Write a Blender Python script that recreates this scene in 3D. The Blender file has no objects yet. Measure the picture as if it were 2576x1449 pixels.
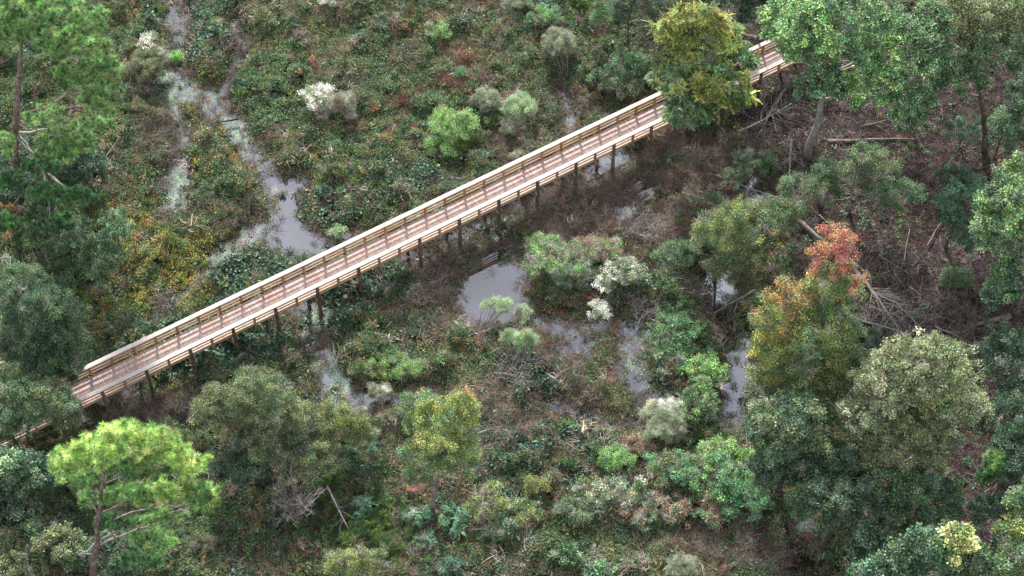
import bpy, math, random
import numpy as np
from mathutils import Vector, Matrix
random.seed(7)
RNG = np.random.default_rng(7)

# ------------------------------------------------------------------ camera, sky, sun, exposure
PITCH = math.radians(56.705)
CZ = 111.56
FV = 6270 / 3226 * 2575            # focal length in pixels of a 2575 x 1449 picture
sc = bpy.context.scene
cam_d = bpy.data.cameras.new("camera")
cam_d.sensor_width = 36.0
cam_d.lens = 6270 / 3226 * 36
cam_d.clip_start = 1.0
cam_d.clip_end = 3000
cam = bpy.data.objects.new("camera", cam_d)
cam.location = (0, 0, CZ)
cam.rotation_euler = (math.pi / 2 - PITCH, 0, 0)
sc.collection.objects.link(cam)
sc.camera = cam

SUN_EL, SUN_AZ = math.radians(38), math.radians(-8)     # azimuth from +Y towards +X
wd = bpy.data.worlds.new("World")
sc.world = wd
wd.use_nodes = True
wn, wl = wd.node_tree.nodes, wd.node_tree.links
wn.clear()
wout = wn.new("ShaderNodeOutputWorld")
wbg = wn.new("ShaderNodeBackground")
wbg.inputs["Strength"].default_value = 0.12
sky = wn.new("ShaderNodeTexSky")
sky.sky_type = 'NISHITA'
sky.sun_disc = False
sky.sun_elevation = SUN_EL
sky.sun_rotation = SUN_AZ
wtc = wn.new("ShaderNodeTexCoord")
wmap = wn.new("ShaderNodeMapping")
wmap.inputs["Scale"].default_value = (1.0, 1.0, 1.7)
wnz = wn.new("ShaderNodeTexNoise")
wnz.inputs["Scale"].default_value = 2.6
wnz.inputs["Detail"].default_value = 7
wnz.inputs["Roughness"].default_value = 0.55
wrm = wn.new("ShaderNodeMapRange")
wrm.inputs["From Min"].default_value = 0.32
wrm.inputs["From Max"].default_value = 0.50
wsh = wn.new("ShaderNodeTexNoise")
wsh.inputs["Scale"].default_value = 5.0
wsh.inputs["Detail"].default_value = 5
wcr = wn.new("ShaderNodeMapRange")
wcr.inputs["From Min"].default_value = 0.3
wcr.inputs["From Max"].default_value = 0.75
wcr.inputs["To Min"].default_value = 3.0
wcr.inputs["To Max"].default_value = 10.5
wcc = wn.new("ShaderNodeVectorMath"); wcc.operation = 'SCALE'
wcc.inputs[0].default_value = (.97, 0.965, 1.05)
wmx = wn.new("ShaderNodeMix"); wmx.data_type = 'RGBA'
wl.new(wtc.outputs["Generated"], wmap.inputs["Vector"])
wl.new(wmap.outputs[0], wnz.inputs["Vector"]); wl.new(wmap.outputs[0], wsh.inputs["Vector"])
wl.new(wnz.outputs["Fac"], wrm.inputs["Value"]); wl.new(wsh.outputs["Fac"], wcr.inputs["Value"])
wl.new(wcr.outputs[0], wcc.inputs["Scale"])
wl.new(wrm.outputs[0], wmx.inputs[0]); wl.new(sky.outputs[0], wmx.inputs[6]); wl.new(wcc.outputs[0], wmx.inputs[7])
wl.new(wmx.outputs[2], wbg.inputs["Color"]); wl.new(wbg.outputs[0], wout.inputs["Surface"])

sun_d = bpy.data.lights.new("sun", 'SUN')
sun_d.energy = 5.0
sun_d.angle = math.radians(6)
sun_d.color = (1.0, 0.965, 0.92)
sun = bpy.data.objects.new("sun", sun_d)
sdir = Vector((math.sin(SUN_AZ) * math.cos(SUN_EL), math.cos(SUN_AZ) * math.cos(SUN_EL), math.sin(SUN_EL)))
sun.rotation_euler = sdir.to_track_quat('Z', 'Y').to_euler()
sun.location = (0, 80, 60)
sc.collection.objects.link(sun)

sc.view_settings.view_transform = 'Standard'
sc.view_settings.look = 'None'
sc.view_settings.gamma = 1
sc.view_settings.use_curve_mapping = False
sc.view_settings.exposure = 0.92
sc.render.engine = 'CYCLES'
sc.cycles.max_bounces = 6
sc.cycles.diffuse_bounces = 3
sc.cycles.transparent_max_bounces = 4

# ------------------------------------------------------------------ plane geometry: where a thing seen in the survey picture stands
CP, SP = math.cos(PITCH), math.sin(PITCH)
def at(vx, vy, z=0.0):
    X, Y = vx - 1287.5, vy - 724.5
    d = (X, FV * CP - Y * SP, -FV * SP - Y * CP)
    t = (z - CZ) / d[2]
    return Vector((d[0] * t, d[1] * t, z))
def depth_at(P):
    return P[1] * CP - (P[2] - CZ) * SP
def to_v(x, y, z=0.0):
    d = y * CP - (z - CZ) * SP
    u = y * SP + (z - CZ) * CP
    return 1287.5 + FV * x / d, 724.5 - FV * u / d

# ------------------------------------------------------------------ noise
_lat = RNG.random((256, 256))
def vnoise(x, y, s, o=0.0):
    x = np.asarray(x) / s + 37.3 + o * 17.7; y = np.asarray(y) / s + 91.1 + o * 5.3
    xi, yi = np.floor(x).astype(int), np.floor(y).astype(int)
    fx, fy = x - xi, y - yi
    fx, fy = fx * fx * (3 - 2 * fx), fy * fy * (3 - 2 * fy)
    g = lambda a, b: _lat[a % 256, b % 256]
    return (g(xi, yi) * (1 - fx) + g(xi + 1, yi) * fx) * (1 - fy) + (g(xi, yi + 1) * (1 - fx) + g(xi + 1, yi + 1) * fx) * fy
def fbm(x, y, s, o=0.0, n=4):
    t, a, r = 0, 1.0, 0
    for i in range(n):
        r = r + a * vnoise(x, y, s / 2 ** i, o + i * 3.1); t += a; a *= .5
    return r / t
def smooth(a, b, x):
    t = np.clip((x - a) / (b - a), 0, 1)
    return t * t * (3 - 2 * t)

# ------------------------------------------------------------------ helpers
def srgb(h):
    v = [int(h[i:i + 2], 16) / 255 for i in (0, 2, 4)]
    return tuple(c / 12.92 if c <= .04045 else ((c + .055) / 1.055) ** 2.4 for c in v)
def link(o, parent=None):
    sc.collection.objects.link(o)
    if parent is not None: o.parent = parent
    return o
def tag(o, label=None, cat=None, group=None, kind=None):
    if label: o['label'] = label
    if cat: o['category'] = cat
    if group: o['group'] = group
    if kind: o['kind'] = kind
    return o
def empty(name, loc=(0, 0, 0), **k):
    o = bpy.data.objects.new(name, None)
    o.empty_display_size = .3
    o.location = loc
    link(o); tag(o, **k)
    return o
def mesh(name, V, F, mat=None, smooth_=False):
    me = bpy.data.meshes.new(name)
    me.from_pydata([tuple(v) for v in V], [], [tuple(f) for f in F])
    if smooth_: me.polygons.foreach_set('use_smooth', [True] * len(me.polygons))
    if mat: me.materials.append(mat)
    me.update()
    return me
def part(name, me, parent=None, **k):
    o = bpy.data.objects.new(name, me)
    link(o, parent); tag(o, **k)
    return o
BOXF = [(0, 3, 2, 1), (4, 5, 6, 7), (0, 1, 5, 4), (1, 2, 6, 5), (2, 3, 7, 6), (3, 0, 4, 7)]
class MB:
    def __init__(s): s.V, s.F = [], []
    def add(s, V, F):
        n = len(s.V); s.V += [tuple(v) for v in V]; s.F += [tuple(i + n for i in f) for f in F]
    def box(s, c, h, M=None):
        V = [Vector((c[0] + h[0] * a, c[1] + h[1] * b, c[2] + h[2] * e)) for e in (-1, 1) for a, b in ((-1, -1), (1, -1), (1, 1), (-1, 1))]
        if M is not None: V = [M @ v for v in V]
        s.add(V, BOXF)
    def tube(s, P, R, n=6, cap=True):
        P = [Vector(p) for p in P]; V = []; up = Vector((.13, .21, 1)).normalized()
        for i, p in enumerate(P):
            t = (P[min(i + 1, len(P) - 1)] - P[max(i - 1, 0)])
            t = t.normalized() if t.length > 1e-6 else Vector((0, 0, 1))
            a = t.cross(up)
            if a.length < .05: a = t.cross(Vector((1, 0, 0)))
            a.normalize(); b = t.cross(a)
            for k in range(n):
                w = 2 * math.pi * k / n
                V.append(p + (a * math.cos(w) + b * math.sin(w)) * R[i])
        F = [(i * n + k, i * n + (k + 1) % n, (i + 1) * n + (k + 1) % n, (i + 1) * n + k) for i in range(len(P) - 1) for k in range(n)]
        if cap: F += [tuple(range(n - 1, -1, -1)), tuple((len(P) - 1) * n + k for k in range(n))]
        s.add(V, F)
    def me(s, name, mat, sm=False): return mesh(name, s.V, s.F, mat, sm)
def wobble(a, b, n, amp, rnd=random):
    a, b = Vector(a), Vector(b); L = (b - a).length; out = [a.copy()]
    off = Vector((0, 0, 0))
    for i in range(1, n):
        t = i / n
        off += Vector((rnd.uniform(-1, 1), rnd.uniform(-1, 1), rnd.uniform(-.7, .7))) * amp * L / n
        out.append(a.lerp(b, t) + off * (1 - t * t))
    out.append(b.copy())
    return out

# ------------------------------------------------------------------ materials
def new_mat(name):
    m = bpy.data.materials.new(name); m.use_nodes = True
    nt = m.node_tree; nt.nodes.clear()
    out = nt.nodes.new("ShaderNodeOutputMaterial")
    return m, nt, out
def leaf_material(name, rough=.5, spec=.35, trans=.22, vary=.55, pale=.0):
    m, nt, out = new_mat(name)
    N, L = nt.nodes, nt.links
    at_ = N.new("ShaderNodeAttribute"); at_.attribute_type = 'INSTANCER'; at_.attribute_name = 'col'
    geo = N.new("ShaderNodeNewGeometry")
    mr = N.new("ShaderNodeMapRange"); mr.inputs["To Min"].default_value = 1 - vary; mr.inputs["To Max"].default_value = 1 + vary * 2.2
    pw = N.new("ShaderNodeMath"); pw.operation = 'POWER'; pw.inputs[1].default_value = 2.2
    L.new(geo.outputs["Random Per Island"], pw.inputs[0]); L.new(pw.outputs[0], mr.inputs["Value"])
    hs = N.new("ShaderNodeHueSaturation")
    L.new(at_.outputs["Color"], hs.inputs["Color"]); L.new(mr.outputs[0], hs.inputs["Value"])
    m2 = N.new("ShaderNodeMath"); m2.operation = 'MULTIPLY'; m2.inputs[1].default_value = 7.31
    fr = N.new("ShaderNodeMath"); fr.operation = 'FRACT'
    mr2 = N.new("ShaderNodeMapRange"); mr2.inputs["To Min"].default_value = .475; mr2.inputs["To Max"].default_value = .525
    L.new(geo.outputs["Random Per Island"], m2.inputs[0]); L.new(m2.outputs[0], fr.inputs[0]); L.new(fr.outputs[0], mr2.inputs["Value"])
    L.new(mr2.outputs[0], hs.inputs["Hue"])
    b = N.new("ShaderNodeBsdfPrincipled")
    b.inputs["Roughness"].default_value = rough
    b.inputs["Specular IOR Level"].default_value = spec
    L.new(hs.outputs[0], b.inputs["Base Color"])
    last = b.outputs[0]
    if trans > 0:
        tr = N.new("ShaderNodeBsdfTranslucent")
        L.new(hs.outputs[0], tr.inputs["Color"])
        mx = N.new("ShaderNodeMixShader"); mx.inputs[0].default_value = trans
        L.new(last, mx.inputs[1]); L.new(tr.outputs[0], mx.inputs[2]); last = mx.outputs[0]
    L.new(last, out.inputs["Surface"])
    return m
M_LEAF = leaf_material("leaf", .5, .4, .3, .6)
M_GLOSS = leaf_material("glossy_leaf", .45, .4, .22, .5)
M_NEEDLE = leaf_material("needle", .5, .4, .3, .35)
M_TWIG = leaf_material("twig", .8, .2, 0, .4)

def wood_material(name, cols, rough=.75, grain=(3, 60, 60), vary=.18, knots=False, dim=1.0):
    m, nt, out = new_mat(name); N, L = nt.nodes, nt.links
    tc = N.new("ShaderNodeTexCoord"); oi = N.new("ShaderNodeObjectInfo")
    mp = N.new("ShaderNodeMapping"); mp.inputs["Scale"].default_value = grain
    ad = N.new("ShaderNodeVectorMath"); ad.operation = 'ADD'
    sc_ = N.new("ShaderNodeVectorMath"); sc_.operation = 'SCALE'; sc_.inputs["Scale"].default_value = 50
    cb = N.new("ShaderNodeCombineXYZ")
    for i in range(3): L.new(oi.outputs["Random"], cb.inputs[i])
    L.new(cb.outputs[0], sc_.inputs[0]); L.new(tc.outputs["Object"], ad.inputs[0]); L.new(sc_.outputs[0], ad.inputs[1])
    L.new(ad.outputs[0], mp.inputs["Vector"])
    nz = N.new("ShaderNodeTexNoise"); nz.inputs["Scale"].default_value = 1; nz.inputs["Detail"].default_value = 5
    L.new(mp.outputs[0], nz.inputs["Vector"])
    nb = N.new("ShaderNodeTexNoise"); nb.inputs["Scale"].default_value = 2.3; nb.inputs["Detail"].default_value = 4
    L.new(ad.outputs[0], nb.inputs["Vector"])
    mixf = N.new("ShaderNodeMath"); mixf.operation = 'MULTIPLY_ADD'; mixf.inputs[1].default_value = .55
    h = N.new("ShaderNodeMath"); h.operation = 'MULTIPLY'; h.inputs[1].default_value = .45
    L.new(nb.outputs["Fac"], h.inputs[0]); L.new(nz.outputs["Fac"], mixf.inputs[0]); L.new(h.outputs[0], mixf.inputs[2])
    cr = N.new("ShaderNodeValToRGB"); e = cr.color_ramp.elements
    e[0].position, e[1].position = .36, .64
    e[0].color = (*[c * dim for c in srgb(cols[0])], 1); e[1].color = (*[c * dim for c in srgb(cols[2])], 1)
    k = e.new(.5); k.color = (*[c * dim for c in srgb(cols[1])], 1)
    L.new(mixf.outputs[0], cr.inputs[0])
    hs = N.new("ShaderNodeHueSaturation"); L.new(cr.outputs[0], hs.inputs["Color"])
    mr = N.new("ShaderNodeMapRange"); mr.inputs["To Min"].default_value = 1 - vary; mr.inputs["To Max"].default_value = 1 + vary
    L.new(oi.outputs["Random"], mr.inputs["Value"]); L.new(mr.outputs[0], hs.inputs["Value"])
    m3 = N.new("ShaderNodeMath"); m3.operation = 'MULTIPLY'; m3.inputs[1].default_value = 13.7
    f3 = N.new("ShaderNodeMath"); f3.operation = 'FRACT'
    mr3 = N.new("ShaderNodeMapRange"); mr3.inputs["To Min"].default_value = .6; mr3.inputs["To Max"].default_value = 1.25
    L.new(oi.outputs["Random"], m3.inputs[0]); L.new(m3.outputs[0], f3.inputs[0]); L.new(f3.outputs[0], mr3.inputs["Value"]); L.new(mr3.outputs[0], hs.inputs["Saturation"])
    src = hs.outputs[0]
    if knots:
        vo = N.new("ShaderNodeTexVoronoi"); vo.inputs["Scale"].default_value = 1
        mk = N.new("ShaderNodeMapping"); mk.inputs["Scale"].default_value = (1.7, 5, 5)
        L.new(ad.outputs[0], mk.inputs["Vector"]); L.new(mk.outputs[0], vo.inputs["Vector"])
        kr = N.new("ShaderNodeMapRange"); kr.inputs["From Min"].default_value = .07; kr.inputs["From Max"].default_value = .12
        L.new(vo.outputs["Distance"], kr.inputs["Value"])
        mk2 = N.new("ShaderNodeMix"); mk2.data_type = 'RGBA'; mk2.inputs[6].default_value = (*srgb('7a6656'), 1)
        L.new(kr.outputs[0], mk2.inputs[0]); L.new(src, mk2.inputs[7]); src = mk2.outputs[2]
    b = N.new("ShaderNodeBsdfPrincipled"); b.inputs["Roughness"].default_value = rough
    b.inputs["Specular IOR Level"].default_value = .25
    L.new(src, b.inputs["Base Color"])
    bp = N.new("ShaderNodeBump"); bp.inputs["Strength"].default_value = .35; bp.inputs["Distance"].default_value = .01
    L.new(nz.outputs["Fac"], bp.inputs["Height"]); L.new(bp.outputs[0], b.inputs["Normal"])
    L.new(b.outputs[0], out.inputs["Surface"])
    return m
M_DECK = wood_material("deck_wood", ('a88c80', 'bca398', 'ccb8ae'), vary=.08, dim=.92)
M_RAIL = wood_material("rail_wood", ('b2967a', 'c4a98c', 'd4bfa6'), vary=.12, dim=.72)
M_CAP = wood_material("cap_wood", ('c0b3a6', 'cfc3b8', 'd9cfc6'), vary=.05, knots=True, dim=.76)
M_POST = wood_material("post_wood", ('8c6a44', 'a88055', 'bd9a70'), vary=.12, dim=.7)
M_PILE = wood_material("pile_wood", ('3a3028', '564a3e', '71655a'), grain=(40, 40, 3), vary=.15, dim=1.1)
M_BARK = wood_material("bark", ('3c332c', '5c5148', '8a8078'), grain=(22, 22, 4), vary=.15, dim=.8)
M_PALE = wood_material("pale_bark", ('7d766f', '9d968f', 'bdb7b0'), grain=(9, 9, 3), vary=.12, dim=.75)
M_DEAD = wood_material("dead_wood", ('5d514a', '83766e', 'a79c94'), grain=(10, 10, 10), vary=.2, dim=.75)
M_DARKWOOD = wood_material("wet_wood", ('1d1815', '2e2723', '463c36'), grain=(10, 10, 10), vary=.2)
M_PINEBARK = wood_material("pine_bark", ('4f403a', '6d5c54', '978a84'), grain=(16, 16, 5), vary=.1)

def ground_material():
    m, nt, out = new_mat("ground_soil"); N, L = nt.nodes, nt.links
    geo = N.new("ShaderNodeNewGeometry")
    def noise(s, d=5):
        n = N.new("ShaderNodeTexNoise"); n.inputs["Scale"].default_value = s; n.inputs["Detail"].default_value = d
        n.inputs["Roughness"].default_value = .65
        L.new(geo.outputs["Position"], n.inputs["Vector"]); return n.outputs["Fac"]
    def ramp(fac, stops):
        r = N.new("ShaderNodeValToRGB"); e = r.color_ramp.elements
        e[0].position, e[0].color = stops[0][0], (*srgb(stops[0][1]), 1)
        e[1].position, e[1].color = stops[-1][0], (*srgb(stops[-1][1]), 1)
        for p, c in stops[1:-1]:
            k = e.new(p); k.color = (*srgb(c), 1)
        L.new(fac, r.inputs[0]); return r.outputs[0]
    mud = ramp(noise(3.5), ((.3, '15120f'), (.5, '2a231d'), (.7, '453a31')))
    lit = ramp(noise(9, 8), ((.3, '2c1f1e'), (.45, '2a2223'), (.56, '3a2e2e'), (.72, '524342')))  # litter soil, with tree and cloud shade worked into the dark tones
    a = N.new("ShaderNodeAttribute"); a.attribute_name = 'dry'
    mx = N.new("ShaderNodeMix"); mx.data_type = 'RGBA'
    L.new(a.outputs["Fac"], mx.inputs[0]); L.new(mud, mx.inputs[6]); L.new(lit, mx.inputs[7])
    b = N.new("ShaderNodeBsdfPrincipled"); b.inputs["Roughness"].default_value = .85
    b.inputs["Specular IOR Level"].default_value = .2
    L.new(mx.outputs[2], b.inputs["Base Color"])
    bp = N.new("ShaderNodeBump"); bp.inputs["Strength"].default_value = .8; bp.inputs["Distance"].default_value = .06
    L.new(noise(14, 6), bp.inputs["Height"]); L.new(bp.outputs[0], b.inputs["Normal"])
    L.new(b.outputs[0], out.inputs["Surface"])
    return m
def water_material():
    m, nt, out = new_mat("swamp_water"); N, L = nt.nodes, nt.links
    geo = N.new("ShaderNodeNewGeometry")
    n = N.new("ShaderNodeTexNoise"); n.inputs["Scale"].default_value = .8; n.inputs["Detail"].default_value = 5
    L.new(geo.outputs["Position"], n.inputs["Vector"])
    cr = N.new("ShaderNodeValToRGB"); e = cr.color_ramp.elements
    e[0].position, e[0].color = .35, (*srgb('20150f'), 1)
    e[1].position, e[1].color = .7, (*srgb('322620'), 1)
    L.new(n.outputs["Fac"], cr.inputs[0])
    d = N.new("ShaderNodeBsdfDiffuse"); L.new(cr.outputs[0], d.inputs["Color"])
    g = N.new("ShaderNodeBsdfGlossy"); g.inputs["Roughness"].default_value = .04
    g.inputs["Color"].default_value = (.86, .92, 1, 1)
    n2 = N.new("ShaderNodeTexNoise"); n2.inputs["Scale"].default_value = 3; n2.inputs["Detail"].default_value = 2
    L.new(geo.outputs["Position"], n2.inputs["Vector"])
    bp = N.new("ShaderNodeBump"); bp.inputs["Strength"].default_value = .04; bp.inputs["Distance"].default_value = .02
    L.new(n2.outputs["Fac"], bp.inputs["Height"]); L.new(bp.outputs[0], g.inputs["Normal"])
    mx = N.new("ShaderNodeMixShader"); mx.inputs[0].default_value = .27
    L.new(d.outputs[0], mx.inputs[1]); L.new(g.outputs[0], mx.inputs[2]); L.new(mx.outputs[0], out.inputs["Surface"])
    return m
M_GROUND, M_WATER = ground_material(), water_material()

# ------------------------------------------------------------------ water courses (centre lines with a half width in metres)
def wp(*pts):
    return [(*at(x, y, 0).xy, r) for x, y, r in pts]
WATER = [
    wp((425, -30, .9), (446, 20, .9), (450, 70, .8), (446, 120, .8), (440, 165, .7), (430, 200, 1.7), (425, 225, 1.9), (470, 235, 1.3), (510, 235, .9), (545, 275, 1.1), (585, 310, .9), (600, 350, .8), (640, 400, .85), (680, 450, .8), (700, 480, .8)),
    wp((425, 250, .8), (450, 290, .3), (460, 340, .45), (450, 390, .4), (445, 430, .8), (440, 480, 1.2), (430, 520, 1.0)),
    wp((590, 60, .45), (605, 110, .55), (600, 150, .4), (580, 190, .15), (560, 240, .25)),
    wp((745, 465, 1.0), (720, 510, 1.3), (715, 560, 1.3), (730, 600, 1.6), (790, 625, 1.3), (860, 615, .9), (930, 590, .6), (1000, 630, 1.1), (1040, 655, .9)),
    wp((690, 540, .4), (660, 560, .6), (620, 600, .7), (580, 620, .7), (545, 650, .4)),
    wp((500, 690, .35), (470, 730, .35), (400, 790, .35), (380, 805, .4)),
    wp((740, 770, .9), (790, 790, 1.1), (775, 840, 1.0), (808, 895, .95), (830, 950, .9), (845, 1000, 1.0), (900, 1015, .8), (980, 1005, .7), (1060, 990, .3), (1100, 975, .3)),
    wp((1405, 215, .35), (1415, 250, .5), (1440, 290, .5), (1432, 320, .6), (1400, 350, .3)),
    wp((1252, 692, 2.0), (1240, 735, 2.55), (1225, 775, 1.9), (1215, 800, .9)),
    wp((1290, 640, .7), (1250, 600, .6), (1190, 590, .5), (1130, 600, .5), (1270, 530, .4)),
    wp((1360, 810, .6), (1400, 828, 1.0), (1460, 845, 1.2), (1520, 820, .7), (1430, 885, 1.0)),
    wp((1605, 800, .8), (1595, 850, 1.2), (1580, 890, 1.1), (1590, 940, 1.4), (1620, 1000, .9), (1600, 1030, .4)),
    wp((1830, 660, .7), (1820, 700, 1.1), (1800, 760, 1.3), (1815, 800, .8), (1865, 880, .8), (1872, 940, 1.2), (1862, 1000, 1.3), (1845, 1050, .9)),
    wp((1815, 475, 1.3), (1865, 460, 1.6), (1910, 490, 1.1)),
    wp((1490, 430, .8), (1545, 398, 1.2), (1500, 450, .6), (1460, 470, .5)),
    wp((1605, 470, .8), (1640, 490, 1.2), (1630, 525, 1.0), (1570, 540, 1.0), (1600, 555, .6)),
    wp((1310, 510, .5), (1350, 490, .4), (1380, 470, .3)),
    wp((315, 985, .6), (330, 1005, .4)),
    wp((2060, 1240, .4), (2010, 1340, .7), (2020, 1400, 1.1), (2040, 1470, 1.3)),
    wp((1650, 960, .3), (1700, 1090, .5), (1370, 1020, .3)),
]
def water_depth(x, y):
    "signed: > 0 inside the channels (metres from the bank), < 0 outside"
    best = np.full(np.shape(x), -99.0)
    for line in WATER:
        for (ax, ay, ar), (bx, by, br) in zip(line[:-1], line[1:]):
            dx, dy = bx - ax, by - ay
            t = np.clip(((x - ax) * dx + (y - ay) * dy) / (dx * dx + dy * dy + 1e-9), 0, 1)
            d = np.hypot(x - ax - t * dx, y - ay - t * dy)
            best = np.maximum(best, ar + (br - ar) * t - d)
    return best + (fbm(x, y, 1.6, 5) - .5) * 1.1
def height(x, y):
    w = water_depth(x, y)
    dry = dryness(x, y)
    base = .12 + .25 * (fbm(x, y, 5, 2) - .4) + dry * .45
    return np.where(w > -1.0, base * smooth(.35, -1.0, w) - .35 * smooth(-.35, .5, w), base)
def blob(vx, vy, cx, cy, rx, ry):
    return np.exp(-(((vx - cx) / rx) ** 2 + ((vy - cy) / ry) ** 2))
def dryness(x, y):
    vx, vy = to_v(x, y)
    d = 0
    for c in ((2250, 600, 330, 330), (2450, 850, 250, 300), (2050, 300, 230, 200), (2400, 250, 300, 300), (2350, 1250, 250, 250),
              (760, 1250, 190, 130), (1080, 1300, 150, 120), (560, 1400, 120, 90), (1130, 1430, 120, 80), (1880, 60, 120, 120)):
        d = np.maximum(d, blob(vx, vy, *c))
    return smooth(.3, .62, d + (fbm(x, y, 3, 9) - .5) * .25)

def axis(lo, hi, step, far):
    inner = list(np.arange(lo, hi + .01, step)); out = []; s = step; v = hi
    while v < far: s *= 1.5; v += s; out.append(v)
    left = []; s = step; v = lo
    while v > -far: s *= 1.5; v -= s; left.append(v)
    return np.array(left[::-1] + inner + out)
gx, gy = axis(-46, 46, .3, 900), axis(38, 112, .3, 900)
GX, GY = np.meshgrid(gx, gy)
GZ = height(GX, GY)
nx, ny = len(gx), len(gy)
V = np.stack([GX.ravel(), GY.ravel(), GZ.ravel()], 1)
idx = np.arange(nx * ny).reshape(ny, nx)
F = np.stack([idx[:-1, :-1].ravel(), idx[:-1, 1:].ravel(), idx[1:, 1:].ravel(), idx[1:, :-1].ravel()], 1)
me = bpy.data.meshes.new("ground")
me.vertices.add(len(V)); me.vertices.foreach_set('co', V.ravel())
me.loops.add(F.size); me.loops.foreach_set('vertex_index', F.ravel())
me.polygons.add(len(F)); me.polygons.foreach_set('loop_start', np.arange(0, F.size, 4)); me.polygons.foreach_set('loop_total', np.full(len(F), 4))
me.polygons.foreach_set('use_smooth', np.ones(len(F), bool))
me.update(); me.validate()
a_ = me.attributes.new('dry', 'FLOAT', 'POINT'); a_.data.foreach_set('value', dryness(GX, GY).ravel().astype(np.float32))
me.materials.append(M_GROUND)
part("ground", me, kind='structure')
part("water", mesh("water", [(-60, 20, 0), (60, 20, 0), (60, 130, 0), (-60, 130, 0)], [(0, 1, 2, 3)], M_WATER), kind='structure')

# ------------------------------------------------------------------ foliage pieces (leaf sprays, tufts, tangles)
PIECES = bpy.data.collections.new("foliage_pieces")
PID = {}
def reg(name, me):
    o = bpy.data.objects.new("%02d_%s" % (len(PID), name), me)
    PIECES.objects.link(o); PID.setdefault(name, []).append(len([1 for v in PID.values() for _ in v]))
def add_piece(kind, me):
    i = add_piece.n; add_piece.n += 1
    o = bpy.data.objects.new("piece_%03d_%s" % (i, kind), me)
    PIECES.objects.link(o); PID.setdefault(kind, []).append(i)
add_piece.n = 0
R3 = np.random.default_rng(3)
def unit(v): return v / (np.linalg.norm(v, axis=-1, keepdims=True) + 1e-9)
def leaves(C, D, Nn, Ln, W, shape='diamond', fold=.15):
    "leaf blades: centre C, long direction D, face normal Nn, length Ln, width W"
    D = unit(D); S = unit(np.cross(D, Nn)); Nn = np.cross(S, D)
    Ln, W = Ln[:, None], W[:, None]
    if shape == 'diamond':
        P = [C - D * Ln * .5, C + S * W * .5 + Nn * fold * W, C + D * Ln * .5, C - S * W * .5 + Nn * fold * W]
        f = [(0, 1, 2), (0, 2, 3)]
    elif shape == 'blade':
        P = [C + S * W * .5, C + D * Ln - Nn * Ln * 0.0, C - S * W * .5]
        f = [(0, 1, 2)]
    else:
        P = [C - D * Ln * .42, C - D * Ln * .22 + S * W * .5 + Nn * fold * W, C + D * Ln * .15 + S * W * .42 + Nn * fold * W * .6, C + D * Ln * .5,
             C + D * Ln * .15 - S * W * .42 + Nn * fold * W * .6, C - D * Ln * .22 - S * W * .5 + Nn * fold * W]
        f = [(0, 1, 2, 3), (0, 3, 4, 5)]
    k = len(P); n = len(C)
    V = np.stack(P, 1).reshape(-1, 3)
    F = [tuple(i * k + j for j in q) for i in range(n) for q in f]
    return V, F
def rnd_dir(n, up=0.0, flat=1.0):
    d = R3.normal(size=(n, 3)); d[:, 2] = d[:, 2] * flat + up
    return unit(d)
def ball(n, r, zs=1.0):
    p = unit(R3.normal(size=(n, 3))) * (R3.random((n, 1)) ** .45) * r
    p[:, 2] *= zs
    return p
def spray(kind, n, r, zs, ln, wd_, shape, mat, up=.8, flat=.5, fold=.15):
    C = ball(n, r, zs); D = rnd_dir(n, 0, flat); Nn = rnd_dir(n, up, 1.0)
    Ln = R3.uniform(ln[0], ln[1], n); W = Ln * R3.uniform(wd_[0], wd_[1], n)
    V, F = leaves(C, D, Nn, Ln, W, shape, fold)
    add_piece(kind, mesh(kind, V, F, mat))
for _ in range(3): spray('small', 52, .42, .55, (.12, .2), (.4, .6), 'diamond', M_LEAF, up=1.5)
for _ in range(3): spray('fine', 75, .42, .6, (.09, .15), (.35, .55), 'diamond', M_LEAF, up=1.4)
for _ in range(3): spray('broad', 24, .42, .4, (.18, .28), (.75, .95), 'hex', M_GLOSS, up=1.5)
for _ in range(2): spray('vine', 24, .45, .3, (.17, .27), (.8, 1.0), 'hex', M_GLOSS, up=1.8)
for _ in range(2): spray('oak', 40, .42, .5, (.15, .22), (.45, .65), 'hex', M_GLOSS, up=1.7)
for _ in range(2):   # flat lacy sprays: leaflets along drooping twigs
    Cs, Ds, Ns = [], [], []
    for t in range(9):
        a = R3.uniform(0, 6.28); d0 = np.array([math.cos(a), math.sin(a), R3.uniform(-.1, .35)])
        s0 = ball(1, .12)[0]; side = np.cross(d0, [0, 0, 1])
        for q in range(13):
            u = q / 12
            p = s0 + d0 * u * .55 + np.array([0, 0, -.28 * u * u])
            for sg in (-1, 1):
                Cs.append(p + side * sg * .05 * (1.2 - u)); Ds.append(d0 * .7 + side * sg); Ns.append(np.array([0, 0, 1.0]) + R3.normal(size=3) * .35)
    n = len(Cs); Ln = R3.uniform(.09, .14, n)
    Vv, Ff = leaves(np.array(Cs), np.array(Ds), np.array(Ns), Ln, Ln * .5, 'diamond', .1)
    add_piece('lacy', mesh('lacy', Vv, Ff, M_LEAF))
for _ in range(4):   # pine tufts: long needles bursting from a shoot tip
    V, F = [], []
    n = 80
    D = rnd_dir(n, .75, .9); D[:, 2] = np.where(D[:, 2] < -.25, -D[:, 2], D[:, 2]); D = unit(D)
    C = D * .03 + np.array([0, 0, -.06]) * R3.random((n, 1)) * 2
    Ln = R3.uniform(.25, .37, n)
    Vv, Ff = leaves(C, D, rnd_dir(n), Ln, np.full(n, .034), 'blade')
    add_piece('needles', mesh('needles', Vv, Ff, M_NEEDLE))
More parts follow.
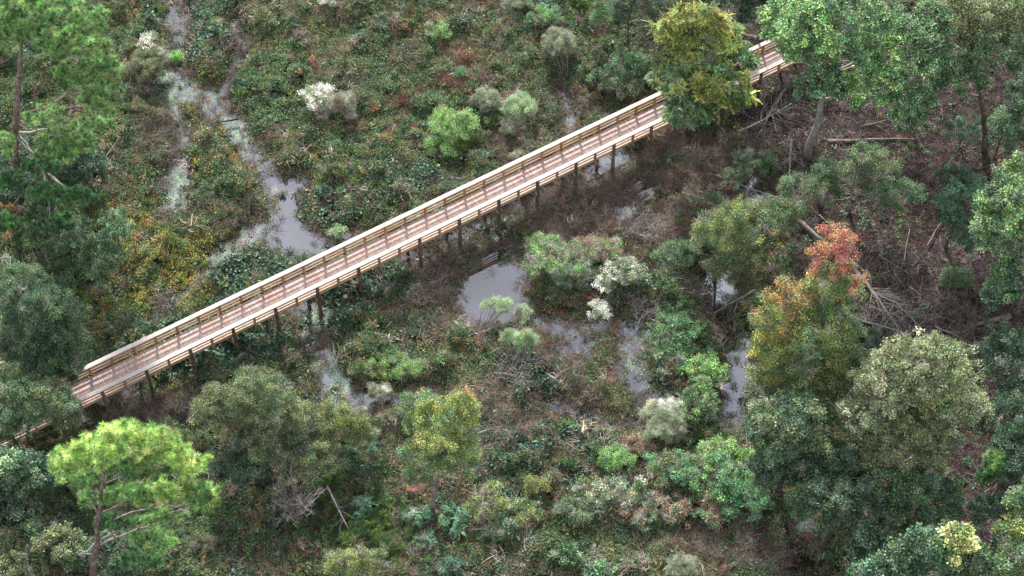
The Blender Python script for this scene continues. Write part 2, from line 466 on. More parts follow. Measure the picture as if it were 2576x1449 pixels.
for _ in range(3):   # fine upright feathery shoots (groundsel and the like)
    n = 130
    base = ball(n, .3, .5); D = rnd_dir(n, 1.1, 1.0)
    Ln = R3.uniform(.08, .16, n)
    Vv, Ff = leaves(base, D, rnd_dir(n), Ln, np.full(n, .022), 'blade')
    add_piece('feather', mesh('feather', Vv, Ff, M_NEEDLE))
for _ in range(3):   # grass tufts
    n = 60
    base = ball(n, .12, .1); D = rnd_dir(n, 1.2, .6)
    Ln = R3.uniform(.25, .5, n)
    Vv, Ff = leaves(base, D, rnd_dir(n), Ln, np.full(n, .022), 'blade')
    add_piece('grass', mesh('grass', Vv, Ff, M_LEAF))
def twigs(kind, n, L, w, lift, curl, spread):
    V, F = [], []
    for i in range(n):
        a = R3.uniform(0, 6.28)
        d = np.array([math.cos(a), math.sin(a), R3.uniform(-.1, lift)]); d /= np.linalg.norm(d)
        p = ball(1, spread, .35)[0]; l = R3.uniform(L[0], L[1]); ww = R3.uniform(w[0], w[1])
        pts = [p]; dd = d.copy()
        for q in range(3):
            dd = dd + R3.normal(size=3) * curl; dd /= np.linalg.norm(dd); pts.append(pts[-1] + dd * l / 3)
        pts = np.array(pts); s = np.cross(dd, [0, 0, 1.0]); s /= np.linalg.norm(s) + 1e-6
        u = np.cross(s, dd); n0 = len(V)
        for q, pp in enumerate(pts):
            r = ww * (1 - q / 4.2) * .5
            V += [pp + s * r, pp - s * r * .5 + u * r * .87, pp - s * r * .5 - u * r * .87]
        for q in range(3):
            for k in range(3):
                F.append((n0 + q * 3 + k, n0 + q * 3 + (k + 1) % 3, n0 + q * 3 + 3 + (k + 1) % 3, n0 + q * 3 + 3 + k))
    add_piece(kind, mesh(kind, V, F, M_TWIG))
for _ in range(3): twigs('tangle', 26, (.4, .9), (.014, .03), .5, .3, .45)
for _ in range(2): twigs('sticks', 14, (.4, 1.4), (.012, .032), .08, .32, .6)
for _ in range(2): twigs('brushy', 40, (.25, .55), (.01, .018), 1.6, .18, .3)
for _ in range(2):   # flecks floating flat on the water
    n = 75
    C = ball(n, .55, .0); C[:, 2] = .004
    Ln = R3.uniform(.05, .11, n)
    Vv, Ff = leaves(C, rnd_dir(n, 0, 0), np.tile([0, 0, 1.0], (n, 1)), Ln, Ln * .8, 'diamond', 0)
    add_piece('flecks', mesh('flecks', Vv, Ff, M_LEAF))
for _ in range(2):   # fallen leaves
    spray('litter', 60, .55, .05, (.06, .12), (.5, .8), 'diamond', M_TWIG, up=2.0, flat=.1)
for _ in range(2): spray('blossom', 38, .26, .6, (.05, .085), (.7, .9), 'diamond', M_LEAF, up=.9)
PID = {k: np.array(v) for k, v in PID.items()}

ng = bpy.data.node_groups.new("scatter_foliage", 'GeometryNodeTree')
ng.interface.new_socket("Geometry", in_out='INPUT', socket_type='NodeSocketGeometry')
ng.interface.new_socket("Geometry", in_out='OUTPUT', socket_type='NodeSocketGeometry')
gi, go = ng.nodes.new("NodeGroupInput"), ng.nodes.new("NodeGroupOutput")
iop = ng.nodes.new("GeometryNodeInstanceOnPoints")
ci = ng.nodes.new("GeometryNodeCollectionInfo"); ci.inputs["Collection"].default_value = PIECES
ci.inputs["Separate Children"].default_value = True; ci.inputs["Reset Children"].default_value = True
def named(t, n):
    a = ng.nodes.new("GeometryNodeInputNamedAttribute"); a.data_type = t; a.inputs["Name"].default_value = n
    return a.outputs["Attribute"]
ng.links.new(gi.outputs[0], iop.inputs["Points"]); ng.links.new(ci.outputs[0], iop.inputs["Instance"])
iop.inputs["Pick Instance"].default_value = True
ng.links.new(named('INT', 'vid'), iop.inputs["Instance Index"])
ng.links.new(named('FLOAT_VECTOR', 'scl'), iop.inputs["Scale"])
e2r = ng.nodes.new("FunctionNodeEulerToRotation")
ng.links.new(named('FLOAT_VECTOR', 'rot'), e2r.inputs[0]); ng.links.new(e2r.outputs[0], iop.inputs["Rotation"])
ng.links.new(iop.outputs[0], go.inputs[0])

def scatter(name, P, vid, scl, rot, col, parent=None, origin=None, **k):
    P = np.asarray(P, float); n = len(P)
    o_ = np.zeros(3) if origin is None else np.array(origin)
    me = bpy.data.meshes.new(name)
    me.vertices.add(n); me.vertices.foreach_set('co', (P - o_).ravel())
    me.attributes.new('vid', 'INT', 'POINT').data.foreach_set('value', np.asarray(vid, np.int32))
    me.attributes.new('scl', 'FLOAT_VECTOR', 'POINT').data.foreach_set('vector', np.asarray(scl, np.float32).ravel())
    me.attributes.new('rot', 'FLOAT_VECTOR', 'POINT').data.foreach_set('vector', np.asarray(rot, np.float32).ravel())
    c4 = np.concatenate([np.clip(col, 0, 1), np.ones((n, 1))], 1).astype(np.float32)
    me.attributes.new('col', 'FLOAT_COLOR', 'POINT').data.foreach_set('color', c4.ravel())
    o = part(name, me, parent, **k)
    md = o.modifiers.new("scatter", 'NODES'); md.node_group = ng
    return o
def pick(kind, n): return RNG.choice(PID[kind], n)
def palette(cols, n, jit=.18, mul=1.0):
    C = np.array([srgb(c) for c in cols]) * mul
    g = C.mean(1, keepdims=True); C = g + (C - g) * .88
    c = C[RNG.integers(0, len(C), n)]
    return c * (1 + RNG.normal(size=(n, 1)) * jit) * (1 + RNG.normal(size=(n, 3)) * jit * .3)

# ------------------------------------------------------------------ ground cover
LEAFMUL = 1.35
TREEMUL = 1.75
TYPES = {
    #  piece, palette, size range, density weight
    'vine':   ('vine', ('35503c', '3a5842', '466245', '31493a', '4f6a49', '40604c'), (.5, .85)),
    'green':  ('small', ('47603a', '4f6a3e', '3a5433', '5a7244', '5f6b45'), (.55, .95)),
    'olive':  ('small', ('6a6a3e', '5c5f3a', '747046', '55603c'), (.55, .95)),
    'yellow': ('small', ('8a8432', '7d8236', '96863a', '6b7a36', '8c6f2c'), (.5, .9)),
    'ochre':  ('small', ('8f6a3c', '86552f', '7b5a3e', '9a7440'), (.45, .8)),
    'brown':  ('tangle', ('6e6056', '5b504a', '7d7066', '4f4640', '6b584c'), (.5, 1.0)),
    'red':    ('brushy', ('86604f', '7a5648', '8f6c56', '6d5044'), (.6, 1.2)),
    'pale':   ('tangle', ('9a8c80', '8c7d72', 'a89b8e', '7a6a62'), (.5, 1.0)),
    'grass':  ('grass', ('5a7a3a', '4d6e38', '6b8444', '43603a'), (.7, 1.3)),
    'flecks': ('flecks', ('6c7d6c', '7f8c7e', '5c725c', '4f6a52'), (.45, .8)),
    'tan':    ('brushy', ('8f7f60', '83765c', '9c8c6c', '7a6c54'), (.6, 1.1)),
    'litter': ('litter', ('302626', '3a2e2e', '2a2223', '453637', '524342'), (.7, 1.2)),  # leaf colours darkened to carry the shade of trees and cloud
    'sticks': ('sticks', ('746a66', '857c76', '625856', '968c84', '4c4243'), (.6, 1.2)),
    'fine':   ('fine', ('49603f', '56693f', '3d5640', '66704a'), (.6, 1.0)),
    'weed':   ('flecks', ('4d6b4a', '5b7a52', '3f6048'), (.5, .9)),
}
TN = list(TYPES)
BASEW = dict(vine=.34, green=.54, olive=.28, yellow=.1, ochre=.12, brown=.26, red=.08, pale=-.02, grass=.2, flecks=-9, tan=.04, litter=-9, sticks=-9, fine=.42, weed=-9)
REG = [  # type, cx, cy, rx, ry, weight  (picture regions of one plant community)
    ('yellow', 400, 620, 230, 320, .62), ('olive', 380, 560, 200, 300, .3), ('ochre', 520, 520, 200, 120, .38), ('yellow', 560, 420, 110, 110, .25), ('yellow', 430, 780, 180, 120, .3),
    ('brown', 300, 780, 140, 160, .2), ('vine', 640, 690, 130, 90, .8), ('vine', 500, 880, 180, 80, .8), ('vine', 650, 850, 120, 50, .8), ('green', 560, 520, 120, 70, .3), ('vine', 480, 420, 60, 60, .4),
    ('vine', 1000, 480, 150, 80, .35), ('vine', 820, 520, 130, 60, .3), ('green', 900, 320, 220, 140, .3), ('vine', 520, 60, 90, 100, .55), ('vine', 1320, 60, 120, 80, .4),
    ('red', 1160, 150, 110, 80, .5), ('red', 1160, 210, 90, 40, .55), ('red', 850, 330, 120, 60, .25), ('red', 1300, 480, 160, 60, .3), ('red', 700, 90, 160, 60, .2), ('red', 1015, 270, 60, 50, .5), ('brown', 800, 120, 250, 110, .2), ('yellow', 1190, 60, 90, 50, .35),
    ('brown', 1420, 480, 200, 60, .7), ('brown', 1250, 370, 120, 50, .45), ('pale', 1430, 270, 90, 60, .5), ('brown', 1500, 540, 240, 120, .85), ('pale', 1550, 620, 260, 110, .42), ('brown', 1700, 420, 220, 130, .85), ('red', 1480, 530, 160, 90, .3),
    ('brown', 1080, 690, 120, 80, .75), ('red', 1100, 720, 60, 50, .4), ('vine', 920, 720, 130, 60, .7), ('vine', 1150, 590, 90, 40, .6), ('green', 870, 850, 130, 90, .35), ('vine', 830, 770, 60, 40, .5),
    ('brown', 1080, 860, 120, 60, .4), ('yellow', 960, 920, 120, 60, .2), ('green', 980, 940, 140, 60, .4), ('vine', 1330, 930, 90, 60, .3), ('vine', 1420, 1150, 120, 110, .5), ('vine', 1290, 1000, 90, 60, .35), ('ochre', 1250, 1020, 90, 60, .3),
    ('brown', 1400, 1010, 250, 90, .4), ('red', 1560, 900, 70, 80, .25), ('brown', 1480, 880, 150, 70, .45), ('green', 1700, 880, 110, 130, .45), ('vine', 1720, 830, 60, 60, .4),
    ('brown', 420, 1040, 160, 60, .9), ('grass', 850, 1300, 170, 130, .55), ('grass', 1000, 1360, 200, 120, .3), ('tan', 1050, 1250, 260, 160, .35), ('red', 1100, 1080, 330, 150, .18), ('brown', 1250, 1060, 260, 120, .2), ('pale', 1030, 1290, 120, 90, .3), ('tan', 950, 1200, 130, 90, .4), ('brown', 950, 1120, 120, 60, .35),
    ('green', 1500, 1370, 350, 90, .3), ('brown', 1320, 1330, 200, 80, .25), ('brown', 1700, 1300, 150, 100, .25), ('tan', 1690, 1370, 60, 80, .6), ('brown', 1820, 1330, 150, 120, .5),
    ('vine', 600, 1330, 120, 100, .55), ('green', 560, 1330, 140, 110, .35), ('ochre', 520, 1380, 60, 60, .4), ('tan', 300, 60, 60, 90, .5), ('red', 300, 90, 70, 90, .25), ('brown', 370, 340, 100, 60, .4),
    ('grass', 540, 450, 60, 60, .1), ('brown', 620, 110, 80, 70, .35), ('pale', 600, 120, 50, 80, .4), ('pale', 570, 310, 60, 40, .4), ('tan', 800, 590, 70, 25, .8),
    ('green', 100, 600, 200, 260, .5), ('vine', 90, 480, 160, 120, .6),
]
def cover(n_total, xr, yr):
    x = RNG.uniform(*xr, n_total); y = RNG.uniform(*yr, n_total)
    vx, vy = to_v(x, y, .3)
    keep = (vx > -330) & (vx < 2900) & (vy > -260) & (vy < 1800)
    x, y, vx, vy = x[keep], y[keep], vx[keep], vy[keep]
    n = len(x)
    Wt = np.zeros((n, len(TN)))
    for i, t in enumerate(TN):
        Wt[:, i] = BASEW[t] + (fbm(x, y, 2.6, 20 + i, 3) - .5) * 1.25 + RNG.gumbel(size=n) * .14
    for t, cx, cy, rx, ry, w in REG:
        Wt[:, TN.index(t)] += w * blob(vx, vy, cx, cy, rx, ry)
    dr = dryness(x, y)
    isdry = RNG.random(n) < dr * np.where((vy > 1120) & (vx < 1400), .6, .96)
    w = water_depth(x, y)
    ty = Wt.argmax(1)
    r = RNG.random(n)
    ty = np.where(isdry, np.where(r < .86, TN.index('litter'), np.where(r < .89 + .11 * np.minimum(1, blob(vx, vy, 2300, 760, 190, 130) + blob(vx, vy, 2000, 320, 130, 100)), TN.index('sticks'), np.where(r < .94, TN.index('fine'), TN.index('brown')))), ty)
    hz = height(x, y)
    inw = (w > .02) | (hz < .02)
    pale_zone = blob(vx, vy, 445, 420, 90, 190) + blob(vx, vy, 430, 200, 70, 60) * .5 + blob(vx, vy, 600, 640, 130, 90) + blob(vx, vy, 820, 870, 60, 130) * .9 + blob(vx, vy, 590, 330, 60, 60) * .8 + blob(vx, vy, 1590, 880, 60, 90) * .5 + blob(vx, vy, 440, 740, 120, 70)
    pond = blob(vx, vy, 1240, 740, 110, 75) + blob(vx, vy, 725, 560, 60, 70)
    patch = fbm(x, y, .9, 44, 3) - pond * .7
    fl = inw & (RNG.random(n) < (.08 + .5 * np.clip(pale_zone, 0, 1))) & (patch > .52 - .17 * np.clip(pale_zone, 0, 1))
    em = inw & (RNG.random(n) < .8 * np.exp(-np.maximum(w, 0) / .32) * (1 - .6 * np.clip(pond, 0, 1)) + .05 * (1 - np.clip(pond * 1.6, 0, 1))) & ~fl
    kill = inw & ~fl & ~em
    ty = np.where(fl, np.where(RNG.random(n) < .75, TN.index('flecks'), TN.index('weed')), ty)
    ty = np.where(em & (RNG.random(n) < .6), TN.index('brown'), ty)
    # land near the banks in the pale zones also carries floating weed look
    mound = (fbm(x, y, 1.8, 60, 3) ** 1.3 * .95 + np.maximum(fbm(x, y, 1.5, 90, 2) - .5, 0) * 2.6) * (1 - dr) * smooth(.1, -1.2, w)
    mound = mound * np.where(np.isin(ty, [TN.index('litter'), TN.index('sticks')]), 0, 1)
    gone = kill | (dr > .5) & isdry & (RNG.random(n) < .25)
    u = RNG.random(n)
    z = np.maximum(hz, 0.0) + mound * (1 - .45 * u * u) + np.where(np.isin(ty, [TN.index('litter'), TN.index('flecks'), TN.index('weed')]), .012, .06)
    z = np.where(fl, .006, z)
    sel = ~gone
    x, y, z, ty, vx, vy = x[sel], y[sel], z[sel], ty[sel], vx[sel], vy[sel]
    n = len(x)
    vid = np.zeros(n, int); scl = np.ones((n, 3)); col = np.zeros((n, 3))
    for i, t in enumerate(TN):
        m = ty == i; k = m.sum()
        if not k: continue
        piece, pal, sz = TYPES[t]
        vid[m] = pick(piece, k); s = RNG.uniform(*sz, k); scl[m] = s[:, None]
        col[m] = palette(pal, k, .16, LEAFMUL)
    tone = (.8 + .42 * fbm(x, y, 4.0, 80, 3))[:, None]
    col = col * tone
    tilt = np.where(np.isin(ty, [TN.index('flecks'), TN.index('weed'), TN.index('litter'), TN.index('sticks')]), 0.0, .3)
    rot = np.stack([RNG.normal(size=n) * tilt, RNG.normal(size=n) * tilt, RNG.uniform(0, 6.28, n)], 1)
    P = np.stack([x, y, z], 1)
    return P, vid, scl, rot, col, ty
P, vid, scl, rot, col, ty = cover(155000, (-44, 44), (40, 108))
n2 = 11000
x2, y2 = RNG.uniform(-44, 44, n2), RNG.uniform(40, 108, n2)
w2 = water_depth(x2, y2); d2 = dryness(x2, y2)
k2 = (w2 < -.2) & (d2 < .5) & (fbm(x2, y2, 3.2, 71, 3) > .47)
x2, y2 = x2[k2], y2[k2]; n2 = len(x2)
z2 = height(x2, y2) + (fbm(x2, y2, 1.8, 60, 3) ** 1.3 * .95 + np.maximum(fbm(x2, y2, 1.5, 90, 2) - .5, 0) * 2.6) * smooth(.1, -1.2, w2[k2]) + .05
t2 = RNG.choice([TN.index('tan'), TN.index('red'), TN.index('pale'), TN.index('grass'), TN.index('olive')], n2, p=[.26, .18, .16, .2, .2])
v2, s2, c2 = np.zeros(n2, int), np.ones((n2, 3)), np.zeros((n2, 3))
for i, t in enumerate(TN):
    m = t2 == i
    if m.sum():
        v2[m] = pick(TYPES[t][0], m.sum()); s2[m] = RNG.uniform(.8, 1.5, m.sum())[:, None]; c2[m] = palette(TYPES[t][1], m.sum(), .2, LEAFMUL)
P = np.concatenate([P, np.stack([x2, y2, z2], 1)]); vid = np.concatenate([vid, v2]); scl = np.concatenate([scl, s2]); col = np.concatenate([col, c2]); ty = np.concatenate([ty, t2])
rot = np.concatenate([rot, np.stack([RNG.normal(size=n2) * .4, RNG.normal(size=n2) * .4, RNG.uniform(0, 6.28, n2)], 1)])
GROUPS = (('ground_cover', 'marsh plants, low vines and brush covering the ground around the boardwalk', ['vine', 'green', 'olive', 'yellow', 'ochre', 'fine', 'red', 'tan']),
          ('brush', 'dead brown stems and brambles lying among the marsh plants', ['brown', 'pale']),
          ('grass', 'green grass growing in tufts among the marsh plants', ['grass']),
          ('floating_weed', 'pale small-leaved weed floating on the swamp water', ['flecks', 'weed']),
          ('leaf_litter', 'reddish brown fallen leaves covering the forest floor', ['litter']),
          ('fallen_twigs', 'grey twigs and sticks strewn over the forest floor', ['sticks']))
for nm, lab, ts in GROUPS:
    m = np.isin(ty, [TN.index(t) for t in ts])
    scatter(nm, P[m], vid[m], scl[m], rot[m], col[m], label=lab, kind='stuff')

# ------------------------------------------------------------------ boardwalk
A = math.radians(30.793)
U = Vector((math.cos(A), math.sin(A), 0)); Nv = Vector((-math.sin(A), math.cos(A), 0))
STEP = 1.524
CAPZ, DECK = 3.70, 2.68
O = Vector((-25.69, 63.095, 0))
bw = empty("boardwalk", tuple(O), label="long new timber boardwalk with railings on log piles crossing the swamp", cat="boardwalk")
bw.rotation_euler = (0, 0, A)
K0, K1 = -7, 37
VN, VF = .14, 2.11          # post lines across the walk
RB = random.Random(5)
def plank_me(L, w, t, jit=0):
    m = MB(); h = .004
    m.add([(-w, 0, 0), (w, 0, 0), (w, 0, t - h), (w - h, 0, t), (-w + h, 0, t), (-w, 0, t - h), (-w, L, 0), (w, L, 0), (w, L, t - h), (w - h, L, t), (-w + h, L, t), (-w, L, t - h)],
          [(0, 1, 2, 3, 4, 5), (11, 10, 9, 8, 7, 6), (1, 7, 8, 2), (2, 8, 9, 3), (3, 9, 10, 4), (4, 10, 11, 5), (5, 11, 6, 0), (0, 6, 7, 1)])
    return m
pl_meshes = [plank_me(1.79, .0695, .032).me('plank', M_DECK) for _ in range(1)]
xs = []; x = K0 * STEP
while x < K1 * STEP:
    xs.append(x); x += .1524
rest = MB()
first = [i for i, x in enumerate(xs) if x > -2.6 * STEP][:300]
for i, x in enumerate(xs):
    y0 = VN + .09 + RB.uniform(-.006, .006)
    if i in range(first[0], first[-1] + 1):
        o = part("plank", pl_meshes[0], bw)
        o.location = (x, y0, DECK - .032 + RB.uniform(-.001, .003)); o.rotation_euler = (RB.uniform(-.001, .001), 0, RB.uniform(-.003, .003))
    else:
        q = plank_me(1.79, .0695, .032); rest.add([(a + x, b + y0, c + DECK - .032 + RB.uniform(0, .002)) for a, b, c in q.V], q.F)
part("plank", rest.me("plank", M_DECK), bw, kind='stuff')
def beam(name, L, wy, hz_, mat, loc, rz=0, ry=0):
    key = (name, round(L, 3), wy, hz_)
    if key not in beam.c:
        m = MB(); m.box((L / 2, 0, 0), (L / 2, wy / 2, hz_ / 2)); me_ = m.me(name, mat); beam.c[key] = me_
    o = part(name, beam.c[key], bw); o.location = loc; o.rotation_euler = (0, ry, rz)
    return o
beam.c = {}
# which indices carry a log pile on the near side; the others a square post
PILE = [k for k in range(K0, K1) if (k <= 12 and k % 2 == 0) or (k >= 15 and k % 2 == 1)]
post_me = MB(); post_me.box((0, 0, 0), (.07, .07, .62)); post_me = post_me.me("post", M_POST)
def pile_mesh(seed):
    r_ = random.Random(seed); m = MB(); n = 10
    zs = [-1.0, 0, .6, 1.3, 2.0, 2.8, 3.3, 3.698]; P_ = []; 
    m.tube([(r_.uniform(-.012, .012), r_.uniform(-.012, .012), z) for z in zs], [.14 - .006 * z + r_.uniform(-.006, .006) for z in zs], n)
    return m.me("pile", M_PILE, True)
piles = [pile_mesh(i) for i in range(4)]
for k in range(K0, K1):
    x = k * STEP
    if k in PILE:
        for y in (VN - .01, VF + .02):
            if y > 1: 
                continue
            o = part("pile", piles[k % 4], bw); o.location = (x, y, 0); o.rotation_euler = (0, 0, k * 1.7)
        o = part("pile", piles[(k + 1) % 4], bw); o.location = (x, VF - .02, -.95); o.rotation_euler = (0, 0, k)
        o.scale = (1, 1, 1)
        # cross beams under the joists, both faces of the pile
        for dx in (-.17, .17):
            beam("cross_beam", 2.3, .05, .22, M_RAIL, (x + dx, -.02, DECK - .42), rz=math.pi / 2)
        # knee braces
        m = MB(); m.box((0, 0, 0), (.019, .045, .36))
        if 'kb' not in beam.c: beam.c['kb'] = m.me("brace", M_POST)
        o = part("brace", beam.c['kb'], bw); o.location = (x - .31, VN + .05, DECK - .56); o.rotation_euler = (0, math.radians(-30), 0)
    else:
        o = part("post", post_me, bw); o.location = (x, VN - .01, CAPZ - .62)
    o = part("post", post_me, bw); o.location = (x, VF - .02, CAPZ - .62)
    # rails between this post and the next, three to a side
    for y, inset in ((VN, .1 if k in PILE else .075), (VF, .075)):
        a0 = x + inset; nxt = .14 if (k + 1) in PILE and y < 1 else .075
        a0 = x + (.14 if k in PILE and y < 1 else .075)
        L = STEP - (a0 - x) - nxt
        for h in (.16, .46, .76):
            o = beam("rail", L, .038, .14, M_RAIL, (a0, y + RB.uniform(-.006, .006), DECK + h + RB.uniform(-.012, .012)), ry=RB.uniform(-.006, .006))
# outside joists and rail caps in lengths of two bays
for k in range(K0, K1 - 1, 2):
    x = k * STEP
    for y in (VN + .115, VF - .115 - .0, 1.12):
        beam("joist", 2 * STEP - .006, .045, .2, M_RAIL, (x, y, DECK - .04 - .1))
    for y in (.1425, 2.1075):
        off = STEP if y > 1 else 0
        o = beam("rail_cap", 2 * STEP - .008, .285, .038, M_CAP, (x + off, y + RB.uniform(-.008, .008), CAPZ + .022))
        o.rotation_euler = (RB.uniform(-.012, .012), 0, RB.uniform(-.002, .002))
# fallen leaves and needles blown onto the deck
nl = 420
lx = RNG.uniform(K0 * STEP, K1 * STEP, nl); ly = np.where(RNG.random(nl) < .6, RNG.choice([VN + .16, VF - .16], nl) + RNG.normal(size=nl) * .08, RNG.uniform(VN + .1, VF - .1, nl))
ly = np.clip(ly, VN + .1, VF - .1)
Vv, Ff = [], []
for a, b in zip(lx, ly):
    w_ = RNG.uniform(0, 6.28); l_ = RNG.uniform(.03, .06); c_, s_ = math.cos(w_) * l_, math.sin(w_) * l_; n0 = len(Vv)
    Vv += [(a - c_, b - s_, DECK + .006), (a + s_ * .5, b - c_ * .5, DECK + .012), (a + c_, b + s_, DECK + .008), (a - s_ * .5, b + c_ * .5, DECK + .014)]
    Ff += [(n0, n0 + 1, n0 + 2), (n0, n0 + 2, n0 + 3)]
M_FALLEN = wood_material("fallen_leaf", ('5a4630', '7a5c3a', '8f7a44'), grain=(9, 9, 9))
o = part("fallen_leaves", mesh("fallen_leaves", Vv, Ff, M_FALLEN), label="dry brown leaves scattered on the boardwalk deck", kind='stuff')
o.matrix_world = Matrix.Translation(O) @ Matrix.Rotation(A, 4, 'Z')
# long diagonal braces seen under the span over open water
for kx, y in ((15, .35), (12, .5), (15, 1.8), (5, 1.5)):
    m = MB(); m.box((0, 0, 0), (.02, .06, 1.15)); o = part("brace", m.me("brace", M_RAIL), bw)
    o.location = (kx * STEP - .72, y, 1.55); o.rotation_euler = (0, math.radians(-38), 0)

# ------------------------------------------------------------------ trees and shrubs
PAL = {
    'mid':    ('4a6440', '557048', '42593c', '5f7a52'),
    'bright': ('66854a', '738f50', '587848', '86a05e', '5c8250'),
    'dark':   ('38503a', '425c42', '334836', '4c6448'),
    'olive':  ('5e6842', '6a734a', '525f42', '747c54'),
    'pale':   ('8c926e', '7f8868', '9a9e7e', '727f5e'),
    'ygreen': ('74803c', '6a783c', '808640', '5e6e40'),
    'yellow': ('8f8c3e', '9a943f', '868440', '727a40'),
    'orange': ('a07848', 'a8824c', '8c7048', '8a8048'),
    'red':    ('94564e', 'a06458', '804c42', '9a6c54'),
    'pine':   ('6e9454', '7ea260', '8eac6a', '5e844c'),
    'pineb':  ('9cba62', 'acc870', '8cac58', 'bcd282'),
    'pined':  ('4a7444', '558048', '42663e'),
    'grey':   ('7a8668', '86906f', '6c785e', '8e967c'),
    'sage':   ('86a070', '94ab7c', '78946a'),
    'white':  ('d2d2c0', 'c2c4b0', 'deddd0', 'aeb29c'),
    'lime':   ('6c9050', '7a9e58', '5e8248', '829a58'),
    'teal':   ('426448', '4c7052', '3a5842', '5a7c5a'),
    'yellow_highlight':   ('c0c078', 'ccc888', 'b0b870', '98a868'),  # pale yellow leaf colours that paint in a bright highlight
    'tan':    ('84705c', '94806a', '746050'),
    'vivid':  ('4c7a4e', '568456', '487048', '668e60'),
}
def boughs(c, R, nb, rnd):
    out = []
    for i in range(nb):
        th = i * 2.39996 + rnd.uniform(-.5, .5)
        zz = 1 - 1.55 * (i + .5) / nb + rnd.uniform(-.08, .08)     # from the top down to a little below the middle
        zz = max(-.6, min(.98, zz)); rr = math.sqrt(1 - zz * zz); k = rnd.uniform(.62, .92)
        out.append((c[0] + R[0] * rr * math.cos(th) * k, c[1] + R[1] * rr * math.sin(th) * k, c[2] + R[2] * zz * k))
    return out
def blob_world(vx, vy, z, rx, ry, rz):
    c = at(vx, vy, z); m = depth_at(c) / FV
    Rx = rx * m; rym = ry * m
    t = rym * rym - (rz * CP) ** 2
    Ry = math.sqrt(max(t, (rym * .55) ** 2)) / SP
    return c, (Rx, min(Ry, Rx * 1.5), rz)
def crown_points(blobs, rnd, dens, piece, bough_r, flat, nbf, twig=.06, size=(.7, 1.05), mul=1.0, bough_out=None):
    P, vid, scl, rot, col = [], [], [], [], []
    for (vx, vy, z, rx, ry, rz, pal) in blobs:
        c, R = blob_world(vx, vy, z, rx, ry, rz)
        area = math.pi * R[0] * R[1]
        nb = max(5, int(nbf * math.sqrt(area) * 3.4))
        bs = boughs(c, R, nb, rnd)
        if bough_out is not None: bough_out += [(b, R) for b in bs]
        n = max(12, int(.8 * dens * (area * 1.2 + R[2] * R[0] * 2)))
        nA = int(n * .68)
        B = np.array(bs)[RNG.integers(0, nb, nA)]
        bscale = np.array([rnd.uniform(.6, 1.3) for _ in range(nb)])
        d = RNG.normal(size=(nA, 3)); d /= np.linalg.norm(d, axis=1)[:, None]
        d[:, 2] = np.where(RNG.random(nA) < .7, np.abs(d[:, 2]), d[:, 2])
        br = max(bough_r * min(R[0], R[1]) * .8, .28)
        QA = B + d * br * (RNG.random((nA, 1)) ** .5) * RNG.uniform(.7, 1.3, (nA, 1)) * np.array([1, 1, flat])
        nB = n - nA
        d = RNG.normal(size=(nB, 3)); d /= np.linalg.norm(d, axis=1)[:, None]
        d[:, 2] = np.where(RNG.random(nB) < .75, np.abs(d[:, 2]), d[:, 2] * .6)
        o = rnd.uniform(0, 50)
        lump = .62 + .62 * vnoise(d[:, 0] * 2.2 + d[:, 2] * 1.3 + o, d[:, 1] * 2.2 - d[:, 2] + o, .8)
        QB = np.array(c) + d * np.array(R) * (lump * RNG.random(nB) ** .33)[:, None]
        nS = int(n * .4); ns = nb * 5
        sb = np.array(bs)[np.arange(ns) % nb]
        sd = unit(unit(sb - np.array(c)) + RNG.normal(size=(ns, 3)) * .55) * np.array([1, 1, .6])
        sl = RNG.uniform(.25, .75, ns) * max(min(R[0], R[1]) * .5, .4)
        k_ = RNG.integers(0, ns, nS); t_ = RNG.random(nS) ** .8
        QS = sb[k_] + sd[k_] * (t_ * sl[k_])[:, None] - np.array([0, 0, 1.0]) * (t_ ** 2 * sl[k_] * .25)[:, None] + RNG.normal(size=(nS, 3)) * .08
        q = np.concatenate([QA, QB, QS]); n = len(q)
        if isinstance(pal, str): cc = palette(PAL[pal], n, .2, mul * TREEMUL)
        else:
            f = fbm(q[:, 0] + q[:, 2] * .7 + o, q[:, 1] - q[:, 2] * .7, max(.8, R[0] * .45), o, 2)
            f = np.clip((f - .5) * 1.9 + .5 + RNG.normal(size=n) * .17, 0, .999)
            pid = (f * len(pal)).astype(int); cc = np.zeros((n, 3))
            for j, pn in enumerate(pal):
                m = pid == j
                cc[m] = palette(PAL[pn], m.sum(), .2, mul * TREEMUL)
        v = pick(piece, n); s = RNG.uniform(size[0], size[1], n)
        tw = RNG.random(n) < twig
        v[tw] = pick('tangle', tw.sum()); s[tw] *= .8
        cc[tw] = palette(('a09890', '847a72', 'bab2a8'), tw.sum(), .1)
        P.append(q); vid.append(v); scl.append(np.repeat(s[:, None], 3, 1)); col.append(cc)
        s[-nS:] *= .72; scl[-1][-nS:] *= .72
        rot.append(np.stack([RNG.normal(size=n) * .45, RNG.normal(size=n) * .45, RNG.uniform(0, 6.28, n)], 1))
    return [np.concatenate(a) for a in (P, vid, scl, rot, col)]
def ground_z(x, y): return float(height(np.array([x]), np.array([y]))[0])

